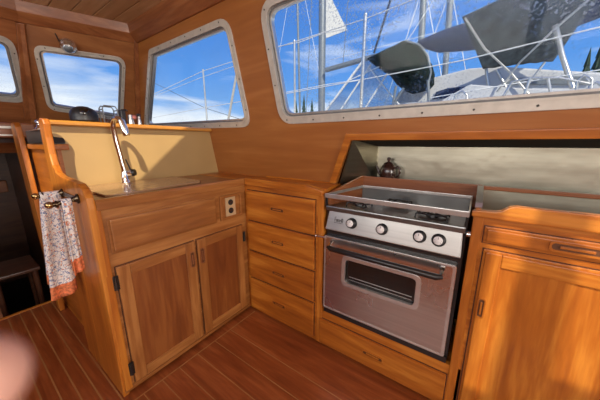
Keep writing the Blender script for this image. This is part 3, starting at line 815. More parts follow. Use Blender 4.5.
# letters of the maker's script: F o r c e 1 0
S([(0.604, 0.716), (0.604, 0.736)]); S([(0.604, 0.736), (0.615, 0.737)]); S([(0.604, 0.727), (0.612, 0.727)])
def O_(cx, cz, rx, rz, a0=0, a1=360, n=12): S([(cx + rx * math.cos(math.radians(a0 + (a1 - a0) * k / n)), cz + rz * math.sin(math.radians(a0 + (a1 - a0) * k / n))) for k in range(n + 1)])
O_(0.6195, 0.7225, 0.0038, 0.0055)
S([(0.6265, 0.7165), (0.6265, 0.728)]); O_(0.6295, 0.7235, 0.003, 0.0045, 170, 40, 5)
O_(0.6375, 0.7225, 0.0036, 0.0055, 50, 310, 9)
O_(0.6455, 0.7225, 0.0036, 0.0055, 0, 310, 10); S([(0.642, 0.7225), (0.649, 0.7225)])
S([(0.655, 0.7165), (0.655, 0.734)]); O_(0.6622, 0.7252, 0.004, 0.0088)
S([(0.600, 0.7115), (0.668, 0.7115)], 0.0009)
mb.build('badge', MAT['black_plastic'], cp)
# burners
def burner(x, y, r):
    mb = MB()
    mb.lathe([(r * 1.25, 0), (r * 1.2, 0.004), (r * .9, 0.006), (0.0, 0.006)], (x, y, 0.781), n=24, m=0)
    mb.lathe([(r * .55, 0.004), (r * .55, 0.014), (r * .48, 0.018), (0, 0.019)], (x, y, 0.781), n=20, m=1)
    b_ = mb.build('burner', [MAT['stainless_top'], MAT['black_metal']], t)
    mb = MB()
    for k in range(4):
        an = PI / 4 + k * PI / 2; c_, s_ = math.cos(an), math.sin(an)
        mb.tube([(x + c_ * r * 1.9, y + s_ * r * 1.9 * .8, 0.783), (x + c_ * r * 1.8, y + s_ * r * 1.5, 0.803), (x + c_ * r * .45, y + s_ * r * .4, 0.804)], 0.0038, 6)
    pts = [(x + math.cos(k * PI / 8) * r * 1.35, y + math.sin(k * PI / 8) * r * 1.1, 0.803) for k in range(17)]
    mb.tube(pts, 0.0032, 6)
    mb.build('burner_grate', MAT['black_metal'], t)
burner(0.690, 0.085, 0.036); burner(0.835, 0.205, 0.040); burner(1.000, 0.085, 0.042)
# gimbal guard rails round the top
RZ = 0.838
mb = MB(); mb.box(0.556, 1.122, -0.012, -0.006, RZ - 0.011, RZ + 0.010, 0, 0.002); mb.build('guard_rail', MAT['aluminium_bright'], t)
mb = MB(); mb.box(0.622, 1.124, 0.284, 0.290, RZ, RZ + 0.014, 0, 0.002); mb.build('guard_rail', MAT['aluminium_bright'], t)
mb = MB(); mb.box(0.622, 1.124, 0.2905, 0.2935, 0.781, RZ + 0.001, 0); mb.build('back_plate', MAT['stainless_top'], t)
mb = MB(); mb.hexa([(0.556, -0.008, RZ - .006), (0.560, -0.008, RZ - .006), (0.626, 0.284, RZ - 0.001), (0.622, 0.284, RZ - 0.001), (0.556, -0.008, RZ + .008), (0.560, -0.008, RZ + .008), (0.626, 0.284, RZ + .013), (0.622, 0.284, RZ + .013)])
mb.build('guard_rail', MAT['aluminium_bright'], t)
mb = MB(); mb.box(1.118, 1.123, -0.006, 0.284, RZ - 0.008, RZ + 0.012, 0, 0.001); mb.build('guard_rail', MAT['aluminium_bright'], t)
for x, y in ((0.560, 0.004), (1.117, 0.004), (1.119, 0.14)):
    mb = MB(); mb.box(x - 0.004, x + 0.004, y - 0.008, y + 0.003, 0.780, RZ, 0, 0.001); mb.build('rail_bracket', MAT['black_metal'], t)
mb = MB(); mb.cyl((1.121, 0.05, 0.75), (1.136, 0.05, 0.75), 0.012, n=14); mb.build('gimbal_pin', MAT['chrome'], t)
# little latch that locks the stove to the drawer cabinet
mb = MB()
mb.cyl((0.530, -0.004, 0.630), (0.530, -0.018, 0.630), 0.006, n=10); mb.tube([(0.515, -0.015, 0.629), (0.53, -0.020, 0.630), (0.549, -0.018, 0.632), (0.559, -0.016, 0.632)], [0.0055, 0.0045, 0.004, 0.0055], 8)
mb.ball((0.514, -0.015, 0.629), 0.0085, n=12)
single(mb, 'barrel_latch', MAT['chrome'], 'small chrome latch on the cabinet stile beside the oven door', 'latch', (0.53, -0.004, 0.62))

# ------------------------------------------------------------------ right hand cabinet
t = thing('icebox_cabinet', 'tall sunlit teak cabinet right of the stove with one long drawer over a panelled door', 'cabinet', (1.7, 0.15, 0))
mb = MB(); mb.prism(REC(1.153, 2.30, 0.012, 0.836), FY, -0.02, 0.0, m=0); mb.box(1.153, 2.30, 0.02, 0.29, 0.012, 0.776, 0)
mb.prism(REC(1.1735, 1.8635, 0.0685, 0.7275), FY, -0.002, 0.0008, m=1); mb.prism(REC(1.167, 1.903, 0.744, 0.807), FY, -0.002, 0.0008, m=1)  # shadow gaps round door and drawer painted as dark sheets
mb.build('carcass', [MAT['teak_x'], MAT['dark_wood']], t)
mb = MB(); mb.prism(REC(1.134, 1.163, 0.012, 0.836), FY, -0.02, 0.004, bev=0.003); mb.build('stile', MAT['teak_z'], t)
R1 = REC(1.170, 1.90, 0.747, 0.804)
mb = MB(); mb.prism(R1, FY, 0.0, 0.006, bev=0.003); mb.prism(inset(R1, 0.008), FY, 0.005, 0.012, bev=0.003); dd_ = mb.build('drawer', MAT['teak_x'], t)
recessed_pull(FY, 1.388, 0.7775, 0.118, 0.032, dd_, [MAT['teak_x'], MAT['dark_recess']], c=0.012)
D0 = (1.177, 1.86, 0.072, 0.724)
mb = MB()
mb.prism(REC(*D0), FY, 0.0, 0.006, m=0, bev=0.002)
mb.prism(REC(1.184, 1.228, 0.079, 0.717), FY, 0.005, 0.013, m=0, bev=0.003)
mb.prism(REC(1.228, 1.853, 0.672, 0.717), FY, 0.005, 0.013, m=1, bev=0.003)
mb.prism(REC(1.228, 1.853, 0.079, 0.125), FY, 0.005, 0.013, m=1, bev=0.003)
mb.prism(REC(1.805, 1.853, 0.125, 0.672), FY, 0.005, 0.013, m=0, bev=0.003)
mb.prism(REC(1.228, 1.805, 0.125, 0.672), FY, 0.003, 0.007, m=0)
dd_ = mb.build('cabinet_door', [MAT['teak_z'], MAT['teak_x']], t)
recessed_pull(FY, 1.196, 0.508, 0.078, 0.024, dd_, [MAT['teak_z'], MAT['dark_recess']], c=0.013, vertical=True)
mb = MB()
prof = [(1.128, 0.834), (2.32, 0.834), (2.32, 0.886), (1.24, 0.884), (1.222, 0.879), (1.205, 0.864), (1.19, 0.859), (1.14, 0.857), (1.128, 0.852)]
mb.prism(prof, FY, -0.012, 0.016, bev=0.004)
t2 = thing('icebox_fiddle', 'thick golden teak fiddle with a curved step along the front of the right counter', 'rail', (1.7, 0, 0.83))
mb.build('board', MAT['teak_x'], t2)

# ------------------------------------------------------------------ teapot
c = Vector((0.733, 0.357, 0.8705))
t = thing('teapot', 'round dark brown glazed teapot in the steel recess behind the stove', 'teapot', c)
mb = MB(); mb.lathe([(0.0, 0.0), (0.026, 0.0), (0.032, 0.006), (0.038, 0.022), (0.0415, 0.045), (0.040, 0.066), (0.034, 0.084), (0.027, 0.093), (0.024, 0.095)], c, n=32)
mb.build('body', MAT['teapot_glaze'], t)
mb = MB(); mb.lathe([(0.0265, 0.094), (0.024, 0.100), (0.014, 0.106), (0.006, 0.109), (0.005, 0.113), (0.009, 0.118), (0.0105, 0.124), (0.008, 0.130), (0.0, 0.132)], c, n=24)
mb.build('lid', MAT['teapot_glaze'], t)
mb = MB(); mb.tube([c + Vector(q) for q in ((0.035, -.004, 0.076), (0.048, -.005, 0.084), (0.060, -.006, 0.076), (0.063, -.006, 0.056), (0.056, -.006, 0.036), (0.040, -.004, 0.028))], [0.005, 0.005, 0.005, 0.0048, 0.0046, 0.0045], 10)
mb.build('handle', MAT['teapot_glaze'], t)
mb = MB(); mb.tube([c + Vector(q) for q in ((-0.034, 0, 0.036), (-0.048, 0, 0.048), (-0.055, 0, 0.068), (-0.064, 0, 0.084))], [0.011, 0.009, 0.0065, 0.0055], 10)
mb.build('spout', MAT['teapot_glaze'], t)

# ------------------------------------------------------------------ faucet
c = Vector((-0.385, -0.475, 0.8702))
t = thing('galley_faucet', 'tall chrome pull-down faucet standing by the cream backsplash', 'faucet', c)
mb = MB(); mb.lathe([(0, 0), (0.026, 0), (0.026, 0.006), (0.021, 0.010), (0.019, 0.05), (0.0165, 0.058), (0.0165, 0.064)], c, n=24); mb.build('base', MAT['chrome'], t)
pts = [c + Vector((0, 0, 0.06)), c + Vector((-0.004, -0.006, 0.14)), c + Vector((-0.006, -0.014, 0.22)), c + Vector((-0.003, -0.018, 0.275))]
for k in range(1, 8):
    an = PI * 0.83 * k / 7
    pts.append(c + Vector((-0.003 + 0.042 * (1 - math.cos(an)), -0.018 + 0.006 * (1 - math.cos(an)), 0.285 + 0.040 * math.sin(an))))
mb = MB(); mb.tube(pts, [0.0135] * 3 + [0.012] * (len(pts) - 3), 14); mb.build('neck', MAT['chrome'], t)
e_ = pts[-1]
mb = MB(); mb.tube([e_ + Vector((-.001, 0, .008)), e_ + Vector((0.006, 0.004, -0.022)), e_ + Vector((0.011, 0.008, -0.055)), e_ + Vector((0.012, 0.009, -0.064))], [0.0135, 0.0155, 0.0165, 0.0145], 14)
mb.build('spray_head', MAT['chrome'], t)
mb = MB(); mb.tube([c + Vector((0.010, 0.012, 0.05)), c + Vector((0.025, 0.028, 0.054))], [0.014, 0.018], 16, 1)
mb.tube([c + Vector((0.025, 0.028, 0.054)), c + Vector((0.034, 0.037, 0.056))], [0.019, 0.017], 16, 0)
mb.tube([c + Vector((0.026, 0.022, 0.062)), c + Vector((0.026, 0.004, 0.125))], [0.0045, 0.0035], 8, 0)
mb.build('lever', [MAT['black_metal'], MAT['chrome']], t)

# ------------------------------------------------------------------ towel rack and towels
t = thing('towel_rack', 'dark brass swing-arm towel rack screwed to the sink cabinet end panel', 'rack', (-0.17, -0.748, 0.87))
def arm(x, z, yend, dz):
    mb = MB()
    mb.lathe([(0, 0), (0.019, 0), (0.019, 0.004), (0.012, 0.008), (0.0085, 0.018)], (x, -0.748, z), (0, -1, 0), 18, 0)
    mb.tube([(x, -0.760, z), (x - .002, (-0.76 + yend) / 2, z + dz * .5), (x - .004, yend, z + dz)], [0.0085, 0.007, 0.0095], 12, 0)
    mb.ball((x - .004, yend - 0.006, z + dz), 0.0125, m=1)
    mb.lathe([(0.0125, 0), (0.0135, 0.003), (0.0125, 0.006)], (x - .004, yend + 0.010, z + dz), (0, 1, 0), 14, 0)
    return mb.build('arm', [MAT['old_brass'], MAT['bright_brass']], t)
arm(-0.285, 0.872, -0.822, 0.0); arm(-0.082, 0.874, -0.822, -0.010)
mb = MB(); mb.box(-0.31, -0.06, -0.753, -0.748, 0.862, 0.882, 0, 0.002); mb.build('back_plate', MAT['old_brass'], t)
def towel(x, z, y0, y1, len_a, len_b, label, hemx, amp, seed, flare, drop=0.0):
    """cloth over an arm that runs along y; two layers hang on the +x and -x side"""
    mb = MB(); rad = 0.012; tot = len_a + len_b + PI * rad
    def fn(u, v):
        # u along the length, v across (y)
        s_ = u * tot
        yy = y0 + (y1 - y0) * v
        if s_ < len_a: d_, side, f_ = len_a - s_, 1, (len_a - s_)
        elif s_ > len_a + PI * rad: d_, side = s_ - len_a - PI * rad, -1
        else:
            an = (s_ - len_a) / rad
            return (x + rad * math.cos(an), yy, z + rad * math.sin(an))
        w_ = d_ / 0.45
        fold = amp * math.sin(v * 9.0 + seed + side * .6) * min(1, w_ * 2 + .15)
        yc = (y0 + y1) / 2 + drop * w_
        yy = yc + (yy - (y0 + y1) / 2) * (1 + flare * w_)
        return (x + side * (rad + 0.006 * w_) + fold + side * 0.004 * math.sin(d_ * 14 + v * 3), yy, z - d_ - 0.012 * math.sin(v * 3 + seed) * w_)
    def mf(u, v):
        s_ = u * tot
        return 1 if (s_ < 0.055 or s_ > tot - 0.055) else 0
    mb.grid(fn, 60, 18, thick=0.003, mfn=mf)
    return single(mb, 'dish_towel', [MAT['towel_print'], MAT['towel_hem']], label, 'towel', (x, (y0 + y1) / 2, z), 'printed dish towels on the brass rack')
towel(-0.289, 0.872, -0.817, -0.757, 0.435, 0.375, 'wide floral dish towel with an orange hem on the far left rack arm', 0, 0.010, 0.5, 0.50, -0.028)
towel(-0.084, 0.868, -0.798, -0.770, 0.275, 0.265, 'short floral dish towel with an orange hem behind the brass-ended front arm', 0, 0.006, 2.0, 0.3, -0.006)

# ------------------------------------------------------------------ console top: compass cover, mugs rack, handset, lever control
c = U(85, 121, 'x', -0.575); c.z = 1.1725
t = thing('compass', 'low black dome compass on the console top by the front window', 'compass', c)
mb = MB(); mb.lathe([(0.0, 0.0), (0.044, 0.0), (0.044, 0.014), (0.058, 0.020)], c, n=28); mb.build('base', MAT['black_plastic'], t)
mb = MB(); mb.lathe([(0.058, 0.018), (0.059, 0.045), (0.054, 0.062), (0.042, 0.076), (0.022, 0.086), (0.0, 0.089)], c, n=28); mb.build('hood', MAT['black_plastic'], t)
mb = MB(); mb.ball(c + Vector((0.030, -0.006, 0.050)), 0.030, n=16); mb.build('dome', MAT['oven_glass'], t)
def wire_cage(c, w_, h_, d_=0.05):
    mb = MB()
    for dx in (-d_ / 2, d_ / 2):
        P = [c + Vector((dx, -w_ / 2, 0)), c + Vector((dx, -w_ / 2, h_ * .85)), c + Vector((dx, -w_ * .38, h_)), c + Vector((dx, w_ * .38, h_)), c + Vector((dx, w_ / 2, h_ * .85)), c + Vector((dx, w_ / 2, 0))]
        mb.tube(P, 0.0032, 7)
    for q in (-w_ / 2, w_ / 2):
        for zz in (0.003, h_ * .8): mb.tube([c + Vector((-d_ / 2, q, zz)), c + Vector((d_ / 2, q, zz))], 0.0028, 6)
    return mb
c = U(110, 121, 'x', -0.575); c.z = 1.1725
mb = wire_cage(c, 0.068, 0.100); mb.cyl(c + Vector((0, 0, 0)), c + Vector((0, 0, 0.065)), 0.018, 0.022, 14, 1)
single(mb, 'drink_holder', [MAT['mast_grey'], MAT['clear_vinyl']], 'grey wire holder with a clear cup, right behind the faucet head', 'holder', c)
c = U(124.5, 122, 'x', -0.57); c.z = 1.1725
mb = MB(); mb.box(c.x - .014, c.x + .014, c.y - 0.018, c.y + 0.008, c.z, c.z + 0.088, 0, 0.005); mb.tube([c + Vector((0, -0.012, 0.084)), c + Vector((0, 0.012, 0.090)), c + Vector((0, 0.024, 0.084))], 0.005, 8); 
single(mb, 'radio_handset', MAT['black_plastic'], 'black handset standing between the wire holder and the pink knobbed jar', 'handset', c)
c = U(131, 122, 'x', -0.57); c.z = 1.1725
mb = MB(); mb.lathe([(0, 0), (0.016, 0), (0.018, 0.01), (0.012, 0.050), (0.011, 0.064)], c, n=16, m=0); mb.ball(c + Vector((0.004, 0.018, 0.052)), 0.013, m=1, n=12)
single(mb, 'small_jar', [MAT['aluminium_bright'], MAT['pink_plastic']], 'little grey jar with a pink ball top on the console', 'jar', c)
c = U(139.5, 122, 'x', -0.57); c.z = 1.1725
mb = MB(); mb.lathe([(0, 0), (0.011, 0), (0.012, 0.01), (0.007, 0.045), (0.006, 0.060)], c, n=14, m=0); mb.ball(c + Vector((0, 0, 0.066)), 0.0105, m=1, n=12)
single(mb, 'small_bottle', [MAT['aluminium_bright'], MAT['black_plastic']], 'slim pale bottle with a round black cap nearest the side window', 'bottle', c)

t = thing('engine_control', 'black engine control box with chrome lever on the left end of the console', 'control', (-0.70, -0.69, 1.072))
mb = MB()
mb.hexa([(-0.90, -0.728, 1.073), (-0.47, -0.728, 1.073), (-0.47, -0.665, 1.073), (-0.90, -0.665, 1.073), (-0.90, -0.728, 1.140), (-0.47, -0.728, 1.140), (-0.50, -0.665, 1.150), (-0.90, -0.665, 1.150)], 0, 0.006)
mb.build('housing', MAT['black_plastic'], t)
mb = MB(); mb.box(-0.74, -0.52, -0.734, -0.690, 1.134, 1.144, 0, 0.003); mb.build('mounting_plate', MAT['chrome'], t)
mb = MB(); mb.tube([(-0.70, -0.70, 1.142), (-0.70, -0.70, 1.155), (-0.71, -0.70, 1.175)], [0.026, 0.014, 0.010], 12); mb.ball((-0.71, -0.70, 1.178), 0.016, (1.5, 1, .8), n=12); mb.build('lever', MAT['chrome'], t)

# dash under the front panes and the dark forward cabin below
t = thing('dashboard', 'brown wooden dash ledge with pale strips below the front windows on the left', 'dashboard', (-1.5, -1.3, 1.1))
mb = MB(); mb.box(-1.72, -1.32, -2.35, -0.66, 1.155, 1.185, 0, 0.004); mb.box(-1.36, -1.30, -2.35, -0.62, 1.11, 1.20, 0, 0.008); mb.build('ledge', MAT['mahogany_y'], t)
mb = MB(); mb.box(-1.302, -1.292, -2.35, -0.70, 1.165, 1.180, 0, 0.002); mb.build('strip', MAT['aluminium'], t)
mb = MB(); mb.box(-1.302, -1.292, -2.35, -0.70, 1.12, 1.130, 0, 0.002); mb.build('strip', MAT['aluminium'], t)
mb = MB(); mb.box(-1.50, -1.31, -0.61, 0.02, 1.10, 1.14); mb.build('side_ledge', MAT['mahogany_y'], t)
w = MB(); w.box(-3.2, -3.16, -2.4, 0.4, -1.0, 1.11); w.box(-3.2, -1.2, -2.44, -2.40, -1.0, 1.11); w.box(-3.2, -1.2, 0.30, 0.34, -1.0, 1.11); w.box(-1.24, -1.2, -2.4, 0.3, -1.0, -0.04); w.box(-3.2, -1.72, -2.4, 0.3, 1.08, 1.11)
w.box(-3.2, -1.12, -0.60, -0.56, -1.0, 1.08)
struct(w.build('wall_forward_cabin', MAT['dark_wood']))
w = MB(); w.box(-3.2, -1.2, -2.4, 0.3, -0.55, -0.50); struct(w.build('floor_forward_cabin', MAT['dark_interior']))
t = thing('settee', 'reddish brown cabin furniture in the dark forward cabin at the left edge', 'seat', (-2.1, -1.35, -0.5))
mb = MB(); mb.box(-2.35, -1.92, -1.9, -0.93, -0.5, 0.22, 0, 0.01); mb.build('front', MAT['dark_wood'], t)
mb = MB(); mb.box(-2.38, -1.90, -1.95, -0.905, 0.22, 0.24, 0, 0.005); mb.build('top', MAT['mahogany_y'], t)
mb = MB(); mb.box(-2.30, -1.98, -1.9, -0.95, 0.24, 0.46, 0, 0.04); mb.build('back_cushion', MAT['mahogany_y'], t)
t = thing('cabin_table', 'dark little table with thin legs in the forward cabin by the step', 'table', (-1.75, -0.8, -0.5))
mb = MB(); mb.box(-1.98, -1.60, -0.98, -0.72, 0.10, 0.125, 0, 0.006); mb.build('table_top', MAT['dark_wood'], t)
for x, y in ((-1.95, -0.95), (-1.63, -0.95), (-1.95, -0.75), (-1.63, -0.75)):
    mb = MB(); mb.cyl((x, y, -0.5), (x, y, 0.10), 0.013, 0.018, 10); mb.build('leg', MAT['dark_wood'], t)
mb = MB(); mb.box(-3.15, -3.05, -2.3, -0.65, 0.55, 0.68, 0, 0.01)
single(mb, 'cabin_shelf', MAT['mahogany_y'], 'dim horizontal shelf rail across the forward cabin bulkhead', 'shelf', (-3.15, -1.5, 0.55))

# chrome cabin lamp over the front pane
c = Vector(FRONT.p(*FRONT.px(69, 46))) ; inn = Vector((-FRONT.n.x, -FRONT.n.y, 0)).normalized()
c = c + inn * 0.012
t = thing('cabin_lamp', 'chrome swivel lamp fixed above the front window pane with a black cable', 'lamp', c)
mb = MB(); mb.lathe([(0, 0), (0.046, 0), (0.048, 0.006), (0.040, 0.014), (0.018, 0.020), (0.016, 0.03)], c, -FRONT.n, 24); mb.build('base_plate', MAT['chrome'], t)
c2 = c - FRONT.n * 0.020; dn = (inn + Vector((0, 0, -0.9))).normalized()
mb = MB(); mb.lathe([(0.046, -0.006), (0.045, 0.004), (0.040, 0.012), (0.035, 0.016), (0.034, 0.024), (0.026, 0.034), (0.014, 0.040), (0.0, 0.042)], c2, dn, 26, 0)
mb.lathe([(0.026, 0.0335), (0.016, 0.043), (0.0, 0.0455)], c2, dn, 20, 1); mb.build('lamp_head', [MAT['chrome'], MAT['mast_grey']], t)
mb = MB(); q0 = FRONT.p(*FRONT.px(55, 33), -0.006); q1 = FRONT.p(*FRONT.px(60.5, 43), -0.008)
mb.tube([q0, q0.lerp(q1, .5) - FRONT.n * 0.004, q1, c - FRONT.n * 0.004], 0.0032, 7); mb.build('cable', MAT['black_plastic'], t)

# ------------------------------------------------------------------ outside: side deck, guard wires, water
w = MB(); w.box(-6, 6, 0.46, 1.25, 0.62, 0.72); w.box(-6, 6, 1.19, 1.25, 0.72, 0.80)
struct(w.build('side_deck', MAT['gelcoat']))
w = MB(); w.box(-60, 60, 1.5, 90, -1.3, -1.2); struct(w.build('water', MAT['sea']))
w = MB(); w.box(-1.2, 3.3, 0.43, 0.455, -0.05, 1.20); w.box(0.5, 3.3, 0.18, 0.455, 1.14, 1.155)
struct(w.build('wall_hull', MAT['dark_wood']))
def post(u, v0, Y, r, label, top='ball'):
    p1 = U(u, v0, 'y', Y); p0 = Vector((p1.x, Y, 0.80))
    mb = MB(); mb.cyl(p0, p1, r, r * .95, 14); mb.ball(p1, r * 1.1, n=12)
    mb.lathe([(r * 2.2, 0), (r * 2.2, 0.01), (r * 1.3, 0.03), (r, 0.05)], p0, n=16)
    return single(mb, 'stanchion', MAT['aluminium_bright'], label, 'stanchion', p0, 'rail stanchions outside the side windows')
post(365.5, 15, 1.22, 0.0155, 'thick pale rail stanchion nearest the dark green dodger outside the long window')
post(294.5, 41, 1.22, 0.011, 'thin rail stanchion outside the left end of the long window')
post(203, 70, 1.22, 0.012, 'rail stanchion seen through the slanted side window')
def line(pts, Y, r, label, mat='rope', name='guard_wire', cat='wire', grp='guard wires along the side deck'):
    P = [U(a, b, 'y', y_) for (a, b), y_ in zip(pts, Y)]
    mb = MB(); mb.tube(P, r, 7)
    return single(mb, name, MAT[mat], label, cat, P[0], grp)
line([(120, 110), (203, 71), (294, 42), (365, 19), (412, 0), (470, -24)], [1.22] * 6, 0.004, 'upper guard wire joining the tops of the stanchions')
line([(120, 124), (203, 108), (296, 92), (366, 79), (460, 61), (600, 27), (680, 8)], [1.22] * 7, 0.004, 'lower guard wire crossing the long window from sill to top right')
line([(120, 66), (205, 108), (246, 121), (330, 152), (420, 186)], [1.24] * 5, 0.003, 'dark rope falling to the right across the slanted side window', 'rope_dark', 'mooring_rope', 'rope', None)
line([(60, 140), (150, 98), (200, 78), (246, 62)], [1.23] * 4, 0.003, 'thin rope rising to the right across the slanted side window', 'rope', 'mooring_rope', 'rope', None)
mb = MB(); a_, b_ = U(238, 66, 'y', 1.16), U(229, 116, 'y', 1.16); b_ = b_ + (b_ - a_) * ((b_.z - 0.73) / (a_.z - b_.z)); mb.tube([a_, b_], 0.014, 10)
single(mb, 'boat_hook', MAT['aluminium'], 'short slanting grey pole at the right edge of the slanted side window', 'pole', b_)

# neighbouring sailboat, rafted a few metres away
Y0 = 4.0
bo = thing('sailboat', 'white sailboat moored alongside with a dark dodger, furled boom and big bimini awning', 'sailboat', (3.0, 4.5, -1.2))
def pxs(pts, Y): return [U(a, b, 'y', Y) for a, b in pts]
def slab(name, pts, Y, depth, mat, parent, bev=0.0):
    P = pxs(pts, Y); fr = XZ(Y, 1)
    mb = MB(); mb.prism([(q.x, q.z) for q in P], fr, 0.0, depth, bev=bev)
    return mb.build(name, MAT[mat], parent)
def tubes(name, segs, mat, parent, r=0.012):
    mb = MB()
    for s_ in segs:
        Y = s_[0]; rr = s_[2] if len(s_) > 2 else r
        P = [U(q[0], q[1], 'y', q[2] if len(q) > 2 else Y) for q in s_[1]]
        mb.tube(P, rr, 8)
    return mb.build(name, MAT[mat], parent)
mb = MB()     # hull and deck
pts = pxs([(250, 122), (330, 114), (400, 103), (500, 99), (640, 96)], 3.6)
n = len(pts); vs_ = []
for q in pts: vs_ += [q, q + Vector((0, 2.6, 0.05)), Vector((q.x, q.y + 2.3, -1.3)), Vector((q.x, q.y + 0.3, -1.3))]
fs = [(i * 4 + k, i * 4 + (k + 1) % 4, i * 4 + 4 + (k + 1) % 4, i * 4 + 4 + k) for i in range(n - 1) for k in range(4)] + [(0, 1, 2, 3), tuple(4 * (n - 1) + k for k in (3, 2, 1, 0))]
mb.add(vs_, fs); mb.build('hull', MAT['gelcoat'], bo)
ch = slab('cabin_top', [(392, 104), (398, 92), (430, 78), (470, 68), (500, 66), (560, 70), (600, 72), (650, 74), (650, 100)], 4.1, 1.7, 'gelcoat', bo, 0.03)
slab('cabin_window', [(433, 99), (436, 92), (448, 88), (470, 86), (480, 90), (476, 96)], 4.07, 0.03, 'canvas_navy', ch)
slab('cabin_window', [(505, 84), (512, 78), (585, 76), (590, 84)], 4.07, 0.03, 'mast_grey', ch)
slab('coaming', [(430, 107), (470, 84), (520, 88), (600, 90), (640, 90), (640, 104)], 3.75, 0.12, 'gelcoat', bo, 0.02)
slab('deck_stripe', [(440, 104), (500, 96), (600, 91), (600, 94), (500, 100)], 3.58, 0.02, 'mast_grey', bo)
tubes('mast', [(4.6, [(323, -60), (321.5, 118)], 0.085)], 'mast_grey', bo)
tubes('boom', [(4.5, [(326, 70), (369, 58), (430, 44), (600, -2)], 0.055)], 'mast_grey', bo)
mb = MB(); P = [U(a, b, 'y', 4.5) for a, b in ((418, 44), (440, 42), (470, 36), (520, 24), (580, 6), (640, -14))]
mb.tube(P, [0.05, 0.17, 0.22, 0.25, 0.25, 0.2], 16); sc_ = mb.build('sail_cover', MAT['canvas_navy'], bo)
def cloth(name, corners, mat, parent, sag=0.12, thick=0.01):
    A_, B_, C_, D_ = [U(*c_) for c_ in corners]     # TL TR BR BL
    def fn(u, v):
        q = (A_ * (1 - u) + B_ * u) * (1 - v) + (D_ * (1 - u) + C_ * u) * v
        return q + Vector((0, 0.3 * sag * math.sin(PI * u), -sag * math.sin(PI * u) * math.sin(PI * v))) + Vector((0, 0, 0.012 * math.sin(u * 31) * math.sin(v * 9)))
    mb = MB(); mb.grid(fn, 28, 16, thick=thick)
    return mb.build(name, MAT[mat], parent)
cloth('bimini', [(462, 17, 'y', 3.3), (640, -62, 'y', 3.2), (553, 61, 'y', 4.4), (483, 69, 'y', 3.9)], 'awning_mesh', bo, -0.10)
tubes('bimini_frame', [(3.6, [(465, 18, 3.3), (484, 48, 3.5), (512, 74, 3.7), (530, 96, 3.7)]), (3.6, [(600, -10, 3.2), (556, 28, 3.4), (520, 62, 3.6), (497, 92, 3.7)]),
                       (4.2, [(555, 25, 3.8), (562, 55, 3.9), (573, 88, 3.8)], 0.03), (4.0, [(486, 68), (490, 98)], 0.02), (4.0, [(497, 70), (512, 100)], 0.02), (3.8, [(545, 62), (520, 95)])], 'aluminium_bright', bo, 0.013)
# dodger: a rounded dark green canvas hood
prof = [(368, 60), (378, 55), (388, 50), (398, 46), (405, 42), (412, 42), (420, 47), (426, 55), (429, 66), (429, 78), (424, 84), (414, 87), (405, 89), (398, 86), (392, 78), (384, 70), (374, 65)]
P = pxs(prof, 3.55); cen = U(404, 66, 'y', 3.55)
mb = MB(); rings = [(1.0, 0.0), (0.97, -0.10), (0.85, -0.20), (0.6, -0.29), (0.3, -0.33), (0.02, -0.34)]
vs_ = []
for s_, dy in [(1.0, 0.6)] + rings:
    for q in P: vs_.append(cen + (q - cen) * s_ + Vector((0, dy, 0)))
n = len(P)
mb.add(vs_, [(i * n + k, i * n + (k + 1) % n, (i + 1) * n + (k + 1) % n, (i + 1) * n + k) for i in range(len(rings)) for k in range(n)] + [tuple(range(n))], 0, True)
dg = mb.build('dodger', MAT['canvas_green'], bo)
tubes('dodger_frame', [(3.3, [(406, 41), (420, 45), (428, 56), (431, 72), (427, 90)], 0.014), (3.3, [(396, 86), (393, 104)], 0.02), (3.3, [(404, 88), (397, 98), (394, 106)], 0.02), (3.3, [(428, 80), (429, 104)], 0.02)], 'mast_grey', dg)
# clear spray screen in front of the dodger
slab('spray_screen', [(322, 116), (340, 92), (363, 61), (395, 62), (400, 84), (396, 112)], 3.5, 0.01, 'clear_vinyl', bo)
tubes('screen_frame', [(3.45, [(322, 116), (363, 61)], 0.022), (3.45, [(338, 114), (371, 64)], 0.016), (3.45, [(362, 113), (396, 60)], 0.016), (3.45, [(368, 66), (382, 84), (405, 112)], 0.012), (3.45, [(350, 80), (396, 59)], 0.010)], 'rope', bo)
tubes('pushpit', [(3.1, [(452, 107), (456, 95), (462, 91), (467, 95), (466, 107)]), (3.1, [(500, 102), (512, 82), (530, 78), (560, 78), (590, 84)]), (3.1, [(530, 78), (522, 102)]), (3.1, [(548, 78), (552, 102)]),
                  (3.1, [(575, 100), (577, 82), (584, 75), (592, 79), (590, 98)]), (3.1, [(585, 100), (590, 86), (597, 82), (604, 88)])], 'aluminium_bright', bo, 0.014)
tubes('lifeline', [(3.2, [(262, 97), (330, 84), (366, 79)]), (3.3, [(430, 98), (500, 86), (600, 70)]), (2.9, [(262, 50), (300, 42), (324, 33), (345, 29)])], 'rope', bo, 0.007)
tubes('stay', [(4.4, [(391, -2), (374, 53)], 0.022)], 'rope_dark', bo)
tubes('stay', [(4.6, [(312, -10), (306, 118)], 0.008)], 'mast_grey', bo)
tubes('stay', [(4.6, [(349, -10), (343, 64)], 0.008)], 'mast_grey', bo)
tubes('stay', [(4.2, [(440, -10), (395, 60)], 0.006)], 'rope', bo)
tubes('stay', [(5.6, [(600, 6), (430, 34), (330, 60)], 0.006)], 'rope', bo)
